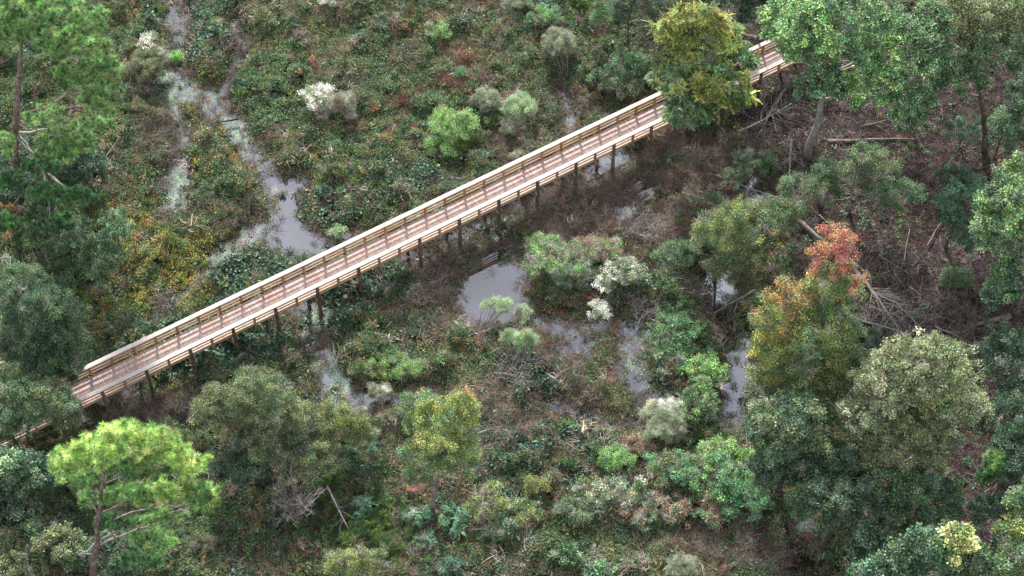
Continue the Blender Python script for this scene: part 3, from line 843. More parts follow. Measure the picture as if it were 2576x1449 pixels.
def make_tree(name, label, cat, blobs, base=None, dens=16, piece='small', bough_r=.42, flat=.6, nbf=1.6, twig=.05, size=(.7, 1.05), mul=1.0,
              bark=None, tr=.16, group=None, limbs=True, extra=None, seed=None):
    rnd = random.Random(seed if seed is not None else label)
    bark = bark or M_BARK
    zs = [b[2] for b in blobs]
    mainb = blobs[0]
    c0, R0 = blob_world(*mainb[:6])
    if base is None: bx, by = c0.x + rnd.uniform(-.2, .2) * R0[0], c0.y + rnd.uniform(-.2, .2) * R0[1]
    else:
        b_ = at(base[0], base[1], .2); bx, by = b_.x, b_.y
    gz = ground_z(bx, by)
    root = empty(name, (bx, by, gz), label=label, cat=cat, group=group)
    bo = []
    P, vid, scl, rot, col = crown_points(blobs, rnd, dens, piece, bough_r, flat, nbf, twig, size, mul, bo)
    if extra: 
        for e in extra:
            Q = crown_points([e['blob']], rnd, e.get('dens', 10), e.get('piece', piece), e.get('bough_r', .5), e.get('flat', .6), e.get('nbf', 1.2), 0, e.get('size', size), e.get('mul', 1.0))
            P, vid, scl, rot, col = [np.concatenate([a, b]) for a, b in zip((P, vid, scl, rot, col), Q)]
    low = P[:, 2] < gz + .1
    P[low, 2] = gz + .1 + RNG.random(low.sum()) * .2
    scatter("crown", P, vid, scl, rot, col, root, (bx, by, gz), kind='stuff')
    org = Vector((bx, by, gz))
    top = Vector((c0.x, c0.y, c0.z + R0[2] * .55)) - org
    m = MB(); n = 7
    pts = wobble((0, 0, -.3), top, n, .12, rnd)
    m.tube(pts, [tr * (1 - .85 * i / n) * (1.25 if i == 0 else 1) for i in range(n + 1)], 8)
    part("trunk", m.me("trunk", bark, True), root)
    if limbs:
        rnd.shuffle(bo)
        for b, R in bo[:14]:
            bb = Vector(b) - org
            t = max(.2, min(.9, (bb.z - .35 * math.hypot(bb.x, bb.y)) / max(top.z, .1)))
            i = t * n; i0 = min(int(i), n - 1); st = pts[i0].lerp(pts[i0 + 1], i - i0)
            m = MB(); r0 = max(.02, tr * (1 - .85 * t) * .6)
            w = wobble(st, bb, 5, .22, rnd)
            m.tube(w, [r0 * (1 - .8 * j / 5) for j in range(6)], 5)
            for q in range(4):
                s_ = w[2 + q % 3]; e_ = bb + Vector((rnd.uniform(-1, 1) * R[0], rnd.uniform(-1, 1) * R[1], rnd.uniform(-.3, .7) * R[2])) * .45
                ww = wobble(s_, e_, 4, .25, rnd); m.tube(ww, [r0 * .4 * (1 - .7 * j / 4) for j in range(5)], 4)
            part("limb", m.me("limb", bark, True), root)
    return root

def make_shrub(name, label, blobs, cat="shrub", base=None, dens=26, piece='small', bough_r=.5, flat=.7, nbf=1.5, twig=.06, size=(.5, .8), mul=1.0,
               bark=None, group=None, extra=None, stems=10, seed=None):
    rnd = random.Random(seed if seed is not None else label)
    dens *= .78; twig = max(twig, .11); size = (size[0] * .9, size[1] * 1.1)
    c0, R0 = blob_world(*blobs[0][:6])
    if base is None: bx, by = c0.x, c0.y - .1 * R0[1]
    else:
        b_ = at(base[0], base[1], .2); bx, by = b_.x, b_.y
    gz = max(ground_z(bx, by), -.05)
    root = empty(name, (bx, by, gz), label=label, cat=cat, group=group)
    bo = []
    P, vid, scl, rot, col = crown_points(blobs, rnd, dens, piece, bough_r, flat, nbf, twig, size, mul, bo)
    if extra:
        for e in extra:
            Q = crown_points([e['blob']], rnd, e.get('dens', 30), e.get('piece', piece), e.get('bough_r', .5), e.get('flat', .6), e.get('nbf', 1.8), 0, e.get('size', size), e.get('mul', 1.0))
            P, vid, scl, rot, col = [np.concatenate([a, b]) for a, b in zip((P, vid, scl, rot, col), Q)]
    low = P[:, 2] < gz + .05
    P[low, 2] = gz + .05 + RNG.random(low.sum()) * .2
    scatter("foliage", P, vid, scl, rot, col, root, (bx, by, gz), kind='stuff')
    org = Vector((bx, by, gz)); rnd.shuffle(bo)
    for b, R in bo[:stems]:
        m = MB(); bb = Vector(b) - org
        w = wobble((rnd.uniform(-.12, .12), rnd.uniform(-.12, .12), -.2), bb, 5, .2, rnd)
        m.tube(w, [.035 * (1 - .7 * j / 5) for j in range(6)], 5)
        for q in range(3):
            e_ = bb + Vector((rnd.uniform(-1, 1) * R[0], rnd.uniform(-1, 1) * R[1], rnd.uniform(-.2, .6) * R[2])) * .5
            ww = wobble(w[2 + q], e_, 3, .25, rnd); m.tube(ww, [.014, .012, .009, .005], 3)
        part("stem", m.me("stem", bark or M_DEAD, True), root)
    return root

T = make_tree
T("deciduous_tree", "yellow and green lacy-leaved tree arching over the boardwalk near its far end", "tree",
  [(1775, 105, 9.5, 100, 78, 3.2, ('mid', 'ygreen', 'ygreen')), (1700, 90, 10, 55, 60, 2.2, 'ygreen'), (1745, 200, 8, 110, 70, 2.5, ('mid', 'ygreen')), (1810, 240, 6.5, 95, 50, 2.0, ('mid', 'ygreen')), (1730, 280, 5.2, 60, 48, 2.0, 'mid'), (1850, 150, 7, 60, 50, 2, 'mid')],
  base=(1728, 352), piece='lacy', dens=10, size=(.7, 1.1), tr=.2, mul=1.35, extra=[dict(blob=(1745, 55, 12, 90, 40, 1.4, ('ygreen', 'yellow')), piece='lacy', dens=9), dict(blob=(1770, 225, 9.2, 75, 28, 1.1, ('ygreen', 'yellow')), piece='lacy', dens=8)])
T("deciduous_tree", "large bright green broad-crowned tree with pale trunk right of the boardwalk's far end", "tree",
  [(2110, 90, 15, 150, 100, 3.6, ('bright', 'mid')), (2010, 95, 13.5, 75, 75, 2.6, 'bright'), (2230, 120, 13, 110, 90, 3.2, ('mid', 'bright')), (2060, 215, 11, 70, 60, 2.2, 'mid'), (2190, 225, 10.5, 90, 60, 2.2, ('mid', 'bright')), (2290, 260, 9.5, 70, 50, 1.8, 'mid'), (1960, 60, 13.5, 60, 60, 2.2, ('bright', 'mid')), (2050, 120, 13, 80, 60, 2.2, 'bright'), (2330, 90, 13, 80, 80, 2.4, 'mid'), (2080, 20, 16, 90, 50, 2, 'bright')],
  base=(2028, 405), piece='oak', dens=11, mul=1.3, size=(.65, 1.1), bark=M_PALE, tr=.3, nbf=1.7, bough_r=.36)
T("deciduous_tree", "green tree with thin open crown and dark leaning trunk in the top right corner", "tree",
  [(2420, 60, 13, 130, 80, 3, 'olive'), (2500, 150, 11, 90, 70, 2.6, 'mid'), (2400, 190, 9.5, 70, 60, 2.2, 'mid'), (2540, 40, 13, 80, 70, 2.5, 'olive')],
  base=(2478, 400), piece='small', dens=11, size=(.7, 1.1), tr=.24, nbf=1.5, bough_r=.4)
T("maple_tree", "tall maple turning red at its tip and orange on its left side", "tree",
  [(2060, 860, 9.5, 110, 130, 4.2, ('olive', 'mid', 'ygreen')), (2085, 750, 12, 80, 75, 3, ('olive', 'mid', 'ygreen')), (1970, 850, 9, 75, 85, 3, ('ygreen', 'olive')), (2110, 960, 7, 85, 70, 2.6, ('mid', 'olive')), (1940, 960, 6.5, 60, 80, 2.4, ('olive', 'ygreen', 'mid'))],
  base=(2100, 1130), piece='fine', dens=14, size=(.7, 1.1), tr=.2, nbf=1.6, twig=.07, mul=1.1,
  extra=[dict(blob=(2095, 635, 15.5, 60, 58, 2.6, ('red', 'red', 'orange', 'olive')), dens=8), dict(blob=(2105, 690, 14, 74, 45, 1.8, ('red', 'olive', 'red', 'orange')), dens=7), dict(blob=(2000, 745, 12.6, 76, 52, 1.8, ('orange', 'ygreen', 'orange', 'olive')), dens=7),
         dict(blob=(1950, 800, 11.4, 70, 55, 1.8, ('orange', 'ygreen', 'olive')), dens=7), dict(blob=(2130, 740, 12.8, 34, 34, 1.3, ('red', 'orange', 'olive')), dens=6), dict(blob=(1930, 880, 9.5, 55, 60, 1.6, ('yellow', 'ygreen', 'ygreen')), dens=6)])
T("deciduous_tree", "large pale olive tree with rounded crown right of the maple", "tree",
  [(2300, 950, 11, 170, 120, 3.8, ('pale', 'olive')), (2200, 1040, 9, 100, 90, 3, ('olive', 'pale')), (2380, 1040, 9, 110, 90, 3, ('olive', 'pale')), (2280, 1120, 8, 130, 90, 2.8, 'olive'), (2230, 1220, 6, 100, 60, 2, 'mid')],
  base=(2290, 1290), piece='small', dens=15, size=(.65, 1.0), tr=.28, nbf=1.9, bark=M_PALE)
T("deciduous_tree", "dark olive tree directly below the maple beside the stream", "tree",
  [(1990, 1090, 7.5, 120, 110, 3.2, ('olive', 'dark', 'mid')), (2080, 1170, 6.5, 90, 70, 2.4, 'dark'), (1950, 1180, 5.5, 80, 60, 2, 'dark')],
  piece='small', dens=17, size=(.65, 1.0), tr=.2, nbf=1.8)
T("deciduous_tree", "dark green tree above the black pool near the bottom right", "tree",
  [(2090, 1270, 6, 110, 70, 2.4, ('dark', 'mid')), (2190, 1370, 5, 70, 55, 2, 'dark'), (2150, 1240, 5, 80, 60, 2, 'dark')],
  piece='small', dens=17, size=(.65, 1.0), tr=.18, nbf=1.8)
T("deciduous_tree", "dark green tree between the pale olive tree and the bottom right corner", "tree",
  [(2320, 1260, 5.5, 110, 80, 2.6, ('dark', 'mid')), (2240, 1320, 4.6, 60, 50, 2, 'mid')], piece='small', dens=17, size=(.65, 1.0), tr=.16)
T("oak_tree", "bluish green oak with a pale yellow patch of leaves in the bottom right", "tree",
  [(2330, 1400, 8, 150, 80, 2.8, ('teal', 'mid')), (2240, 1440, 7, 90, 60, 2.2, 'teal'), (2430, 1420, 8, 70, 70, 2.2, 'mid')],
  piece='oak', dens=15, size=(.7, 1.05), tr=.22, extra=[dict(blob=(2405, 1362, 10.5, 66, 44, 1.9, ('yellow_highlight', 'yellow_highlight', 'ygreen', 'mid')), piece='oak', dens=11, bough_r=.3, flat=.5), dict(blob=(2370, 1400, 9.5, 60, 36, 1.2, ('yellow_highlight', 'mid', 'teal')), piece='oak', dens=6, flat=.5)])  # the pale yellow patch is a highlight put into the leaf colour
T("deciduous_tree", "yellow-green tree at the right edge near the bottom corner", "tree",
  [(2560, 1370, 7, 55, 110, 2.4, ('ygreen', 'mid')), (2590, 1250, 8, 60, 60, 2.2, 'mid')], piece='small', dens=14, tr=.16)
T("deciduous_tree", "light green broadleaf tree at the right edge beside the litter slope", "tree",
  [(2540, 560, 11, 95, 130, 3.2, ('bright', 'mid')), (2560, 690, 9, 80, 80, 2.6, ('bright', 'teal')), (2580, 440, 11, 70, 60, 2.4, 'bright'), (2520, 740, 7, 50, 50, 2, 'teal')],
  piece='oak', dens=11, size=(.65, 1.05), tr=.24)
T("evergreen_tree", "dark bluish green rounded tree left of the light green tree at the right edge", "tree",
  [(2420, 520, 5.5, 75, 75, 2.4, 'teal'), (2400, 450, 6, 50, 40, 1.6, 'dark'), (2450, 600, 4.5, 50, 40, 1.6, 'teal')], piece='small', dens=20, size=(.5, .8), tr=.14)
T("evergreen_tree", "dark green tree in the shade at the right edge below the fallen trunk", "tree",
  [(2540, 920, 6, 70, 110, 2.6, 'dark'), (2560, 1060, 6, 70, 90, 2.4, 'dark')], piece='small', dens=17, size=(.6, .9), tr=.18)
T("evergreen_tree", "dark green tree at the right edge beside the young pine", "tree",
  [(2530, 1160, 5.2, 60, 70, 2, 'dark'), (2480, 1280, 4, 50, 40, 1.5, 'dark')], piece='small', dens=15, size=(.6, .9), tr=.14)
T("deciduous_tree", "olive green rounded tree beside the sunlit puddle right of the boardwalk", "tree",
  [(1830, 590, 5.5, 105, 75, 2.4, ('olive', 'ygreen', 'mid')), (1700, 640, 3.4, 60, 40, 1.4, 'mid'), (1880, 540, 6, 60, 45, 1.6, ('ygreen', 'olive')), (1840, 670, 4, 70, 45, 1.6, 'olive')],
  piece='fine', dens=17, size=(.65, 1.0), tr=.14)
T("deciduous_tree", "loose mid-green small tree on the litter slope below the fallen log", "tree",
  [(2150, 440, 4.5, 120, 55, 2, ('mid', 'dark', 'olive')), (2250, 490, 4, 75, 45, 1.6, 'mid'), (2030, 480, 4, 90, 50, 1.8, ('olive', 'mid')), (1960, 540, 3.5, 70, 45, 1.6, ('olive', 'mid')), (2180, 390, 5, 50, 30, 1.2, 'mid')],
  piece='fine', dens=9, size=(.7, 1.1), tr=.1, bark=M_PALE, nbf=2.0)
T("evergreen_tree", "dark green crown just behind the log at the boardwalk's far end", "tree",
  [(1930, 30, 7, 90, 55, 2.4, 'dark'), (1860, -20, 8, 70, 50, 2, 'dark')], piece='small', dens=17, size=(.65, 1), tr=.16)
T("deciduous_tree", "soft mid-green tree at the top edge above the pale dead branches", "tree",
  [(1590, 10, 5, 75, 50, 2, 'dark'), (1530, 40, 3.5, 55, 35, 1.4, 'mid')], piece='fine', dens=16, size=(.65, 1), tr=.12)
T("deciduous_tree", "yellow-green maple with a bare pinkish trunk in the lower middle", "tree",
  [(1110, 1080, 10, 96, 88, 3.2, ('ygreen', 'ygreen', 'mid')), (1060, 1030, 10.5, 50, 45, 2, ('ygreen', 'mid')), (1160, 1150, 8, 48, 85, 3.0, ('mid', 'ygreen')), (1070, 1160, 8, 60, 65, 2.4, ('ygreen', 'mid')), (1160, 1040, 10.5, 50, 45, 1.8, 'ygreen')],
  base=(1088, 1300), piece='fine', dens=17, mul=1.25, size=(.6, .95), tr=.17, bark=M_DEAD, extra=[dict(blob=(1165, 1003, 11.6, 26, 14, .8, ('ygreen', 'ygreen', 'orange')), dens=4), dict(blob=(1090, 1120, 12, 50, 34, .8, ('ygreen', 'yellow')), dens=6)])
T("deciduous_tree", "broad grey-green oak beside the near boardwalk piles at lower left", "tree",
  [(640, 1010, 5.5, 125, 85, 2.6, ('olive', 'mid', 'olive')), (560, 1040, 5, 80, 70, 2.2, 'olive'), (720, 1060, 4.5, 80, 70, 2.2, 'olive'), (660, 1130, 4, 110, 60, 2, ('dark', 'olive')), (600, 1180, 3.2, 80, 50, 1.6, 'dark')],
  piece='fine', dens=19, size=(.6, .95), tr=.2, nbf=2.0)
T("deciduous_tree", "olive tree with yellowing top just right of the broad grey-green oak", "tree",
  [(850, 1060, 3.6, 75, 55, 1.8, ('olive', 'ygreen')), (780, 1150, 3, 90, 60, 1.6, ('olive', 'mid')), (900, 1090, 2.6, 55, 40, 1.2, 'olive')], piece='fine', dens=18, size=(.6, .95), tr=.12)
T("deciduous_tree", "dense feathery green tree hiding the boardwalk's near end at the left edge", "tree",
  [(90, 790, 9, 125, 100, 3.4, ('mid', 'dark')), (60, 720, 10, 90, 60, 2.4, 'mid'), (170, 860, 7, 65, 60, 2.2, 'mid'), (90, 880, 7, 110, 60, 2.2, 'dark'), (175, 915, 5.6, 60, 52, 1.8, 'mid'), (120, 930, 6, 80, 45, 1.6, 'mid')],
  base=(90, 985), piece='fine', dens=20, size=(.65, 1.0), tr=.24, nbf=1.8)
T("deciduous_tree", "grey-green feathery tree in front of the boardwalk's near end at the left edge", "tree",
  [(90, 1020, 7, 120, 70, 2.4, ('olive', 'mid')), (30, 1060, 6.5, 80, 60, 2.2, 'mid'), (150, 1035, 5.6, 62, 50, 1.6, 'olive'), (110, 985, 6.2, 80, 42, 1.4, ('olive', 'mid')), (40, 980, 6.4, 70, 45, 1.4, 'mid')], piece='fine', dens=19, size=(.65, 1.0), tr=.18, base=(60, 1190))
T("broadleaf_tree", "dark glossy broadleaf tree with pale highlights at the left edge beside the lone pine", "tree",
  [(50, 1200, 5.5, 90, 80, 2.4, ('teal', 'mid')), (30, 1290, 4.5, 80, 60, 2, 'dark'), (10, 1180, 6.5, 50, 50, 1.6, 'sage')], piece='oak', dens=17, size=(.65, 1), tr=.16)
T("deciduous_tree", "grey-green shrubby tree under the lone pine in the bottom left corner", "tree",
  [(110, 1370, 3.6, 120, 70, 2, ('olive', 'mid')), (290, 1400, 2.4, 120, 60, 1.4, ('mid', 'dark')), (40, 1430, 3.6, 70, 50, 1.6, 'olive')], piece='oak', dens=16, size=(.5, .8), tr=.12)
T("evergreen_tree", "dark green tree behind the big pine at the left edge", "tree",
  [(130, 400, 5, 120, 90, 2.6, 'dark'), (60, 500, 5, 100, 70, 2.4, 'dark'), (200, 430, 3.4, 70, 80, 1.8, 'dark')], piece='small', dens=15, size=(.65, 1), tr=.2)
T("deciduous_tree", "slender bluish green tree between the big pine and the yellow marsh plants", "tree",
  [(290, 580, 4.5, 40, 70, 2, ('teal', 'mid')), (260, 660, 3, 60, 50, 1.4, 'mid'), (180, 600, 4, 70, 60, 2, ('dark', 'mid'))], piece='small', dens=14, size=(.55, .9), tr=.1)
T("deciduous_tree", "shaded green tree above the bottom edge left of the lower middle", "tree",
  [(900, 1420, 3.6, 95, 50, 1.8, ('olive', 'ygreen'))], piece='fine', dens=18, size=(.55, .9), tr=.12)
T("deciduous_tree", "dull dark tree crown at the right edge below the pale olive tree", "tree",
  [(2470, 900, 3, 60, 40, 1.4, 'dark'), (2400, 700, 1.5, 45, 28, .8, 'mid')], piece='fine', dens=12, size=(.55, .9), tr=.08)

T("evergreen_tree", "dark green understorey tree at the right edge above the light green broadleaf tree", "tree",
  [(2530, 330, 4, 60, 60, 1.8, ('dark', 'mid')), (2580, 250, 6, 50, 70, 2, 'dark')], piece='small', dens=13, size=(.6, .9), tr=.12)
T("evergreen_tree", "small dark evergreen below the leaning dark trunk at the top right", "tree",
  [(2430, 330, 2.4, 60, 36, 1.2, ('dark', 'teal'))], piece='fine', dens=13, size=(.6, .9), tr=.08)
T("deciduous_tree", "open green tree between the big bright tree and the dark leaning trunk at the top", "tree",
  [(2330, 180, 6, 80, 60, 2, ('mid', 'bright')), (2290, 310, 3.2, 50, 30, 1.2, 'mid')], piece='oak', dens=9, size=(.6, 1), tr=.1)
# ---- pines
def make_pine(label, base, top, zt, pads, tr, pal, dens, pale_limbs, seed):
    rnd = random.Random(seed)
    b_ = at(base[0], base[1], .3); gz = ground_z(b_.x, b_.y); org = Vector((b_.x, b_.y, gz))
    root = empty("pine_tree", tuple(org), label=label, cat="tree")
    t_ = at(top[0], top[1], zt) - org
    m = MB(); n = 9; pts = wobble((0, 0, -.3), t_, n, .05, rnd)
    m.tube(pts, [tr * (1 - .72 * i / n) for i in range(n + 1)], 10); part("trunk", m.me("trunk", M_PINEBARK, True), root)
    P, S, C = [], [], []; ends = []; pi_ = 0
    for (vx, vy, z, rx, ry, rz, pl) in pads:
        c, R = blob_world(vx, vy, z, rx, ry, rz)
        n_ = int(dens * math.pi * R[0] * R[1])
        d = RNG.normal(size=(n_, 3)); d /= np.linalg.norm(d, axis=1)[:, None]
        up = RNG.random(n_) < .8; d[:, 2] = np.where(up, np.abs(d[:, 2]), d[:, 2])
        lump = .75 + .5 * vnoise(d[:, 0] * 2 + vx, d[:, 1] * 2 + vy, .6, z)
        q = np.array(c) + d * np.array(R) * (RNG.random((n_, 1)) ** .3) * lump[:, None]
        P.append(q); S.append(RNG.uniform(.75, 1.25, n_)); C.append(palette(PAL[pl], n_, .2, 1.4))
        # limb carrying this pad
        cb = Vector(c) - org - Vector((0, 0, R[2] * .4))
        pi_ += 1
        if pi_ % 2 == 0 and ends:      # this pad is carried by a fork of the nearest limb
            e0 = min(ends, key=lambda e: (e[-1] - cb).length)
            mm = MB(); w = wobble(e0[3], cb, 5, .25, rnd); mm.tube(w, [.06 * (1 - .7 * j / 5) for j in range(6)], 6)
            part("limb", mm.me("limb", M_PINEBARK, True), root); continue
        t = max(.5, min(.97, (cb.z - .55 * (cb.xy - t_.xy * .9).length - rnd.uniform(0, 1.2)) / t_.z)); i = t * n; i0 = min(int(i), n - 1); st = pts[i0].lerp(pts[i0 + 1], i - i0)
        mm = MB(); r0 = tr * (1 - .72 * t) * .5; w = wobble(st, cb, 6, .28, rnd); ends.append(w)
        mm.tube(w, [r0 * (1 - .75 * j / 6) for j in range(7)], 7)
        for k in range(5):
            e_ = cb + Vector((rnd.uniform(-1, 1) * R[0], rnd.uniform(-1, 1) * R[1], rnd.uniform(-.2, .6) * R[2])) * .8
            ww = wobble(w[3 + k % 3], e_, 4, .28, rnd); mm.tube(ww, [r0 * .42 * (1 - .75 * j / 4) for j in range(5)], 5)
        part("limb", mm.me("limb", M_PALE if pale_limbs and rnd.random() < .4 else M_PINEBARK, True), root)  # some limbs take the pale bark at random
    P = np.concatenate(P); S = np.concatenate(S); C = np.concatenate(C); n_ = len(P)
    o = scatter("crown", P, pick('needles', n_), np.repeat(S[:, None], 3, 1), np.stack([RNG.normal(size=n_) * .4, RNG.normal(size=n_) * .4, RNG.uniform(0, 6.28, n_)], 1), C, root, org, kind='stuff')
    for k in range(5):   # bare stubs
        i = rnd.uniform(.3, .75) * n; i0 = int(i); st = pts[i0].lerp(pts[i0 + 1], i - i0)
        a = rnd.uniform(0, 6.28); mm = MB(); w = wobble(st, st + Vector((math.cos(a), math.sin(a), rnd.uniform(.1, .5))) * rnd.uniform(.6, 1.6), 4, .2, rnd)
        mm.tube(w, [.035, .03, .025, .015, .006], 5); part("dead_branch", mm.me("dead_branch", M_PALE, True), root)
    return root
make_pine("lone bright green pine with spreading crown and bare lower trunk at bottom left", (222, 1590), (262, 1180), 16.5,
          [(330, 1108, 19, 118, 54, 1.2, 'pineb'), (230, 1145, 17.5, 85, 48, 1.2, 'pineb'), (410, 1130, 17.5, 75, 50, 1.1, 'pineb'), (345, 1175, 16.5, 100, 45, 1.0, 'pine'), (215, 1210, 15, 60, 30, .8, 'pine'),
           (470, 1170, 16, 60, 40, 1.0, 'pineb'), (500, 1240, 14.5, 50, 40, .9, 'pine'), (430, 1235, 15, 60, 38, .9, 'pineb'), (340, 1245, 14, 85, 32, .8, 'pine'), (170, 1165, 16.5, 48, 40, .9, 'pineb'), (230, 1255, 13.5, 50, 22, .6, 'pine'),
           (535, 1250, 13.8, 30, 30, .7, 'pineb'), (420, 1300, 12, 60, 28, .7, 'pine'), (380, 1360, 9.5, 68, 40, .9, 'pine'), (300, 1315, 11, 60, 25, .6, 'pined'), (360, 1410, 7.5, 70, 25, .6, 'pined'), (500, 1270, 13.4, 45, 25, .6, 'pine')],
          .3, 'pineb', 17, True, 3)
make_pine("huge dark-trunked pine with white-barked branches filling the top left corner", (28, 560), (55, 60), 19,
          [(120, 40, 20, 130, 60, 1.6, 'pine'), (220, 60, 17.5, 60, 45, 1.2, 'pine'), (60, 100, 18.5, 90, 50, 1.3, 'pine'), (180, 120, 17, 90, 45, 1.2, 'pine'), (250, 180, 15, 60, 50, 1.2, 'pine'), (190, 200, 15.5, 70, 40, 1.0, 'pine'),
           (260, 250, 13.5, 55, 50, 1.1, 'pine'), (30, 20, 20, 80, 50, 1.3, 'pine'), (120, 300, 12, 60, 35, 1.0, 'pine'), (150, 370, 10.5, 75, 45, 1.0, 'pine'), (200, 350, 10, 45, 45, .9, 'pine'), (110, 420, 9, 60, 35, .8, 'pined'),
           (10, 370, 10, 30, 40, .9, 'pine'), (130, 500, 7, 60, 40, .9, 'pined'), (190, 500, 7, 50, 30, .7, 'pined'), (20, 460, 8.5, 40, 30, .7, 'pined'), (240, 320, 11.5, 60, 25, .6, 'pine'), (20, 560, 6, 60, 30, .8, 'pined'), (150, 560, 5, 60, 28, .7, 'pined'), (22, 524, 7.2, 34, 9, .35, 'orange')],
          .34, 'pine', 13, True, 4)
make_pine("small young pine with one green tuft above the litter near the right edge", (2420, 1330), (2500, 1160), 5.5,
          [(2500, 1165, 6, 32, 32, .7, 'pine'), (2480, 1195, 5, 28, 20, .5, 'pined')], .05, 'pine', 22, False, 6)

# ---- shrubs and bushes
S = make_shrub
S("shrub", "grey-green domed shrub near the top, left of the lacy tree", [(1408, 108, 1.9, 46, 36, 1.1, 'grey')], piece='feather', dens=45, size=(.7, 1.0), base=(1420, 200))
S("shrub", "grey-green shrub behind the boardwalk, left of the taller sage one", [(1222, 252, 1.6, 42, 28, .9, 'grey')], piece='feather', dens=40, size=(.7, 1))
S("shrub", "tall sage-green shrub behind the middle of the boardwalk", [(1305, 270, 2.1, 46, 36, 1.1, 'sage'), (1290, 320, 1.4, 32, 26, .8, 'grey')], piece='feather', dens=40, size=(.7, 1))
S("shrub", "sage-green low shrub close behind the rail, below the tall sage one", [(1320, 395, 1.0, 42, 20, .6, 'grey')], piece='feather', dens=26, size=(.6, .9))
S("shrub", "lime green feathery bush behind the middle of the boardwalk", [(1140, 315, 1.5, 62, 50, 1.0, 'lime'), (1110, 370, .9, 45, 30, .7, 'lime')], piece='fine', dens=36)
S("shrub", "mid-green bush with bare stems left of the lacy tree", [(1590, 175, 2.2, 62, 42, 1.2, ('vivid', 'mid')), (1520, 200, 1.4, 42, 26, .8, 'mid'), (1570, 215, 1.4, 55, 30, .8, 'grey')], piece='small', dens=30)
S("groundsel_shrub", "shrub topped with white blossom in the open marsh left of centre", [(845, 265, 1.5, 58, 38, 1.0, ('grey', 'tan'))], piece='feather', dens=36, size=(.7, 1), twig=.25,
  extra=[dict(blob=(795, 245, 2.0, 46, 30, .5, ('white', 'white', 'grey')), piece='blossom', dens=27, size=(.7, 1.1)), dict(blob=(825, 225, 2.2, 22, 14, .4, ('white', 'white', 'grey')), piece='blossom', dens=27, size=(.7, 1.1))])
S("groundsel_shrub", "white-blossomed shrub beside the stream at upper left", [(378, 150, 1.6, 45, 34, .9, ('grey', 'olive'))], piece='feather', dens=34, size=(.7, 1),
  extra=[dict(blob=(368, 108, 2.0, 22, 28, .5, ('white', 'white', 'grey')), piece='blossom', dens=20, size=(.7, 1)), dict(blob=(385, 92, 2.2, 10, 14, .4, ('white', 'white', 'grey')), piece='blossom', dens=20, size=(.6, .9))])
S("shrub", "olive shrub hanging over the upper left pool", [(365, 175, 1.5, 52, 26, .8, 'olive')], piece='fine', dens=26)
S("groundsel_shrub", "large white-blossomed shrub leaning over the brush right of the round pond", [(1580, 690, 1.6, 62, 38, 1.0, ('mid', 'grey'))], piece='small', dens=22, twig=.3, base=(1600, 740),
  extra=[dict(blob=(1560, 680, 2.3, 52, 30, .6, ('white', 'white', 'grey')), piece='blossom', dens=18, size=(.7, 1.1), mul=.8), dict(blob=(1520, 715, 1.8, 22, 30, .5, ('white', 'white', 'grey')), piece='blossom', dens=22, size=(.7, 1.1), mul=.85), dict(blob=(1505, 780, 1.2, 28, 26, .4, ('white', 'white', 'grey')), piece='blossom', dens=27, size=(.7, 1.1))])
S("shrub", "small pale green shrub leaning over the round pond", [(1250, 768, 1.5, 38, 24, .55, 'sage')], piece='feather', dens=40, size=(.6, .9), base=(1200, 850))
S("shrub", "narrow pale shrub at the right rim of the round pond", [(1315, 790, 1.2, 20, 26, .6, ('grey', 'sage'))], piece='feather', dens=42, size=(.6, .9))
S("shrub", "grey bush with a skirt of bare stems below the round pond", [(1310, 850, 1.7, 56, 24, .7, ('grey', 'grey', 'sage'))], piece='feather', dens=40, size=(.7, 1), base=(1310, 960), bark=M_PALE, stems=26)
S("bush", "big light green viney bush right of the round pond's upper rim", [(1400, 660, 1.6, 95, 52, 1.0, ('lime', 'mid', 'bright')), (1500, 630, 1.4, 70, 40, .9, ('bright', 'tan')), (1370, 610, 1.3, 50, 26, .6, 'lime'), (1460, 700, 1.1, 70, 30, .7, 'mid')], piece='fine', dens=22, twig=.35, size=(.5, .85))
S("bush", "green bush on the bank between the two lower right streams", [(1700, 830, 1.2, 60, 60, .9, ('vivid', 'mid')), (1690, 900, 1.0, 55, 50, .8, 'mid')], piece='small', dens=24)
S("bush", "bright green leafy bush beside the dark stream left of the maple", [(1775, 940, 1.4, 55, 50, .9, ('lime', 'bright')), (1755, 1020, 1.3, 60, 45, .9, ('lime', 'mid'))], piece='small', dens=24, twig=.12)
S("groundsel_shrub", "grey-white shrub above the vivid green thicket at lower right", [(1670, 1060, 1.8, 56, 52, 1.1, ('grey', 'grey', 'white'))], piece='feather', dens=44, size=(.7, 1), base=(1690, 1140),
  extra=[dict(blob=(1690, 1030, 2.3, 36, 22, .5, ('white', 'white', 'grey')), piece='blossom', dens=8, size=(.6, .9), mul=.7)])
S("bush", "bright green dense bush between the dark vine leaves and the thicket", [(1545, 1155, 1.4, 52, 34, .9, ('lime', 'bright')), (1600, 1120, 1.2, 50, 26, .6, 'tan')], piece='fine', dens=30)
S("thicket", "vivid green viney thicket left of the dark trees at lower right", [(1800, 1200, 2, 105, 55, 1.1, ('vivid', 'mid', 'lime')), (1700, 1180, 1.6, 80, 50, 1.0, ('vivid', 'olive')), (1870, 1260, 1.6, 70, 50, 1, ('vivid', 'mid')), (1760, 1280, 1.2, 90, 45, .8, ('mid', 'tan')), (1820, 1140, 1.4, 80, 35, .8, 'lime')], piece='small', dens=22, twig=.14, stems=18)
S("thicket", "grey-green tangled thicket with bare stems below the dark vine leaves", [(1540, 1240, 1.5, 110, 45, 1.0, ('grey', 'mid')), (1620, 1280, 1.2, 90, 45, .8, ('mid', 'tan')), (1450, 1280, 1.2, 70, 35, .7, 'mid')], piece='small', dens=16, twig=.3, stems=18, bark=M_PALE)
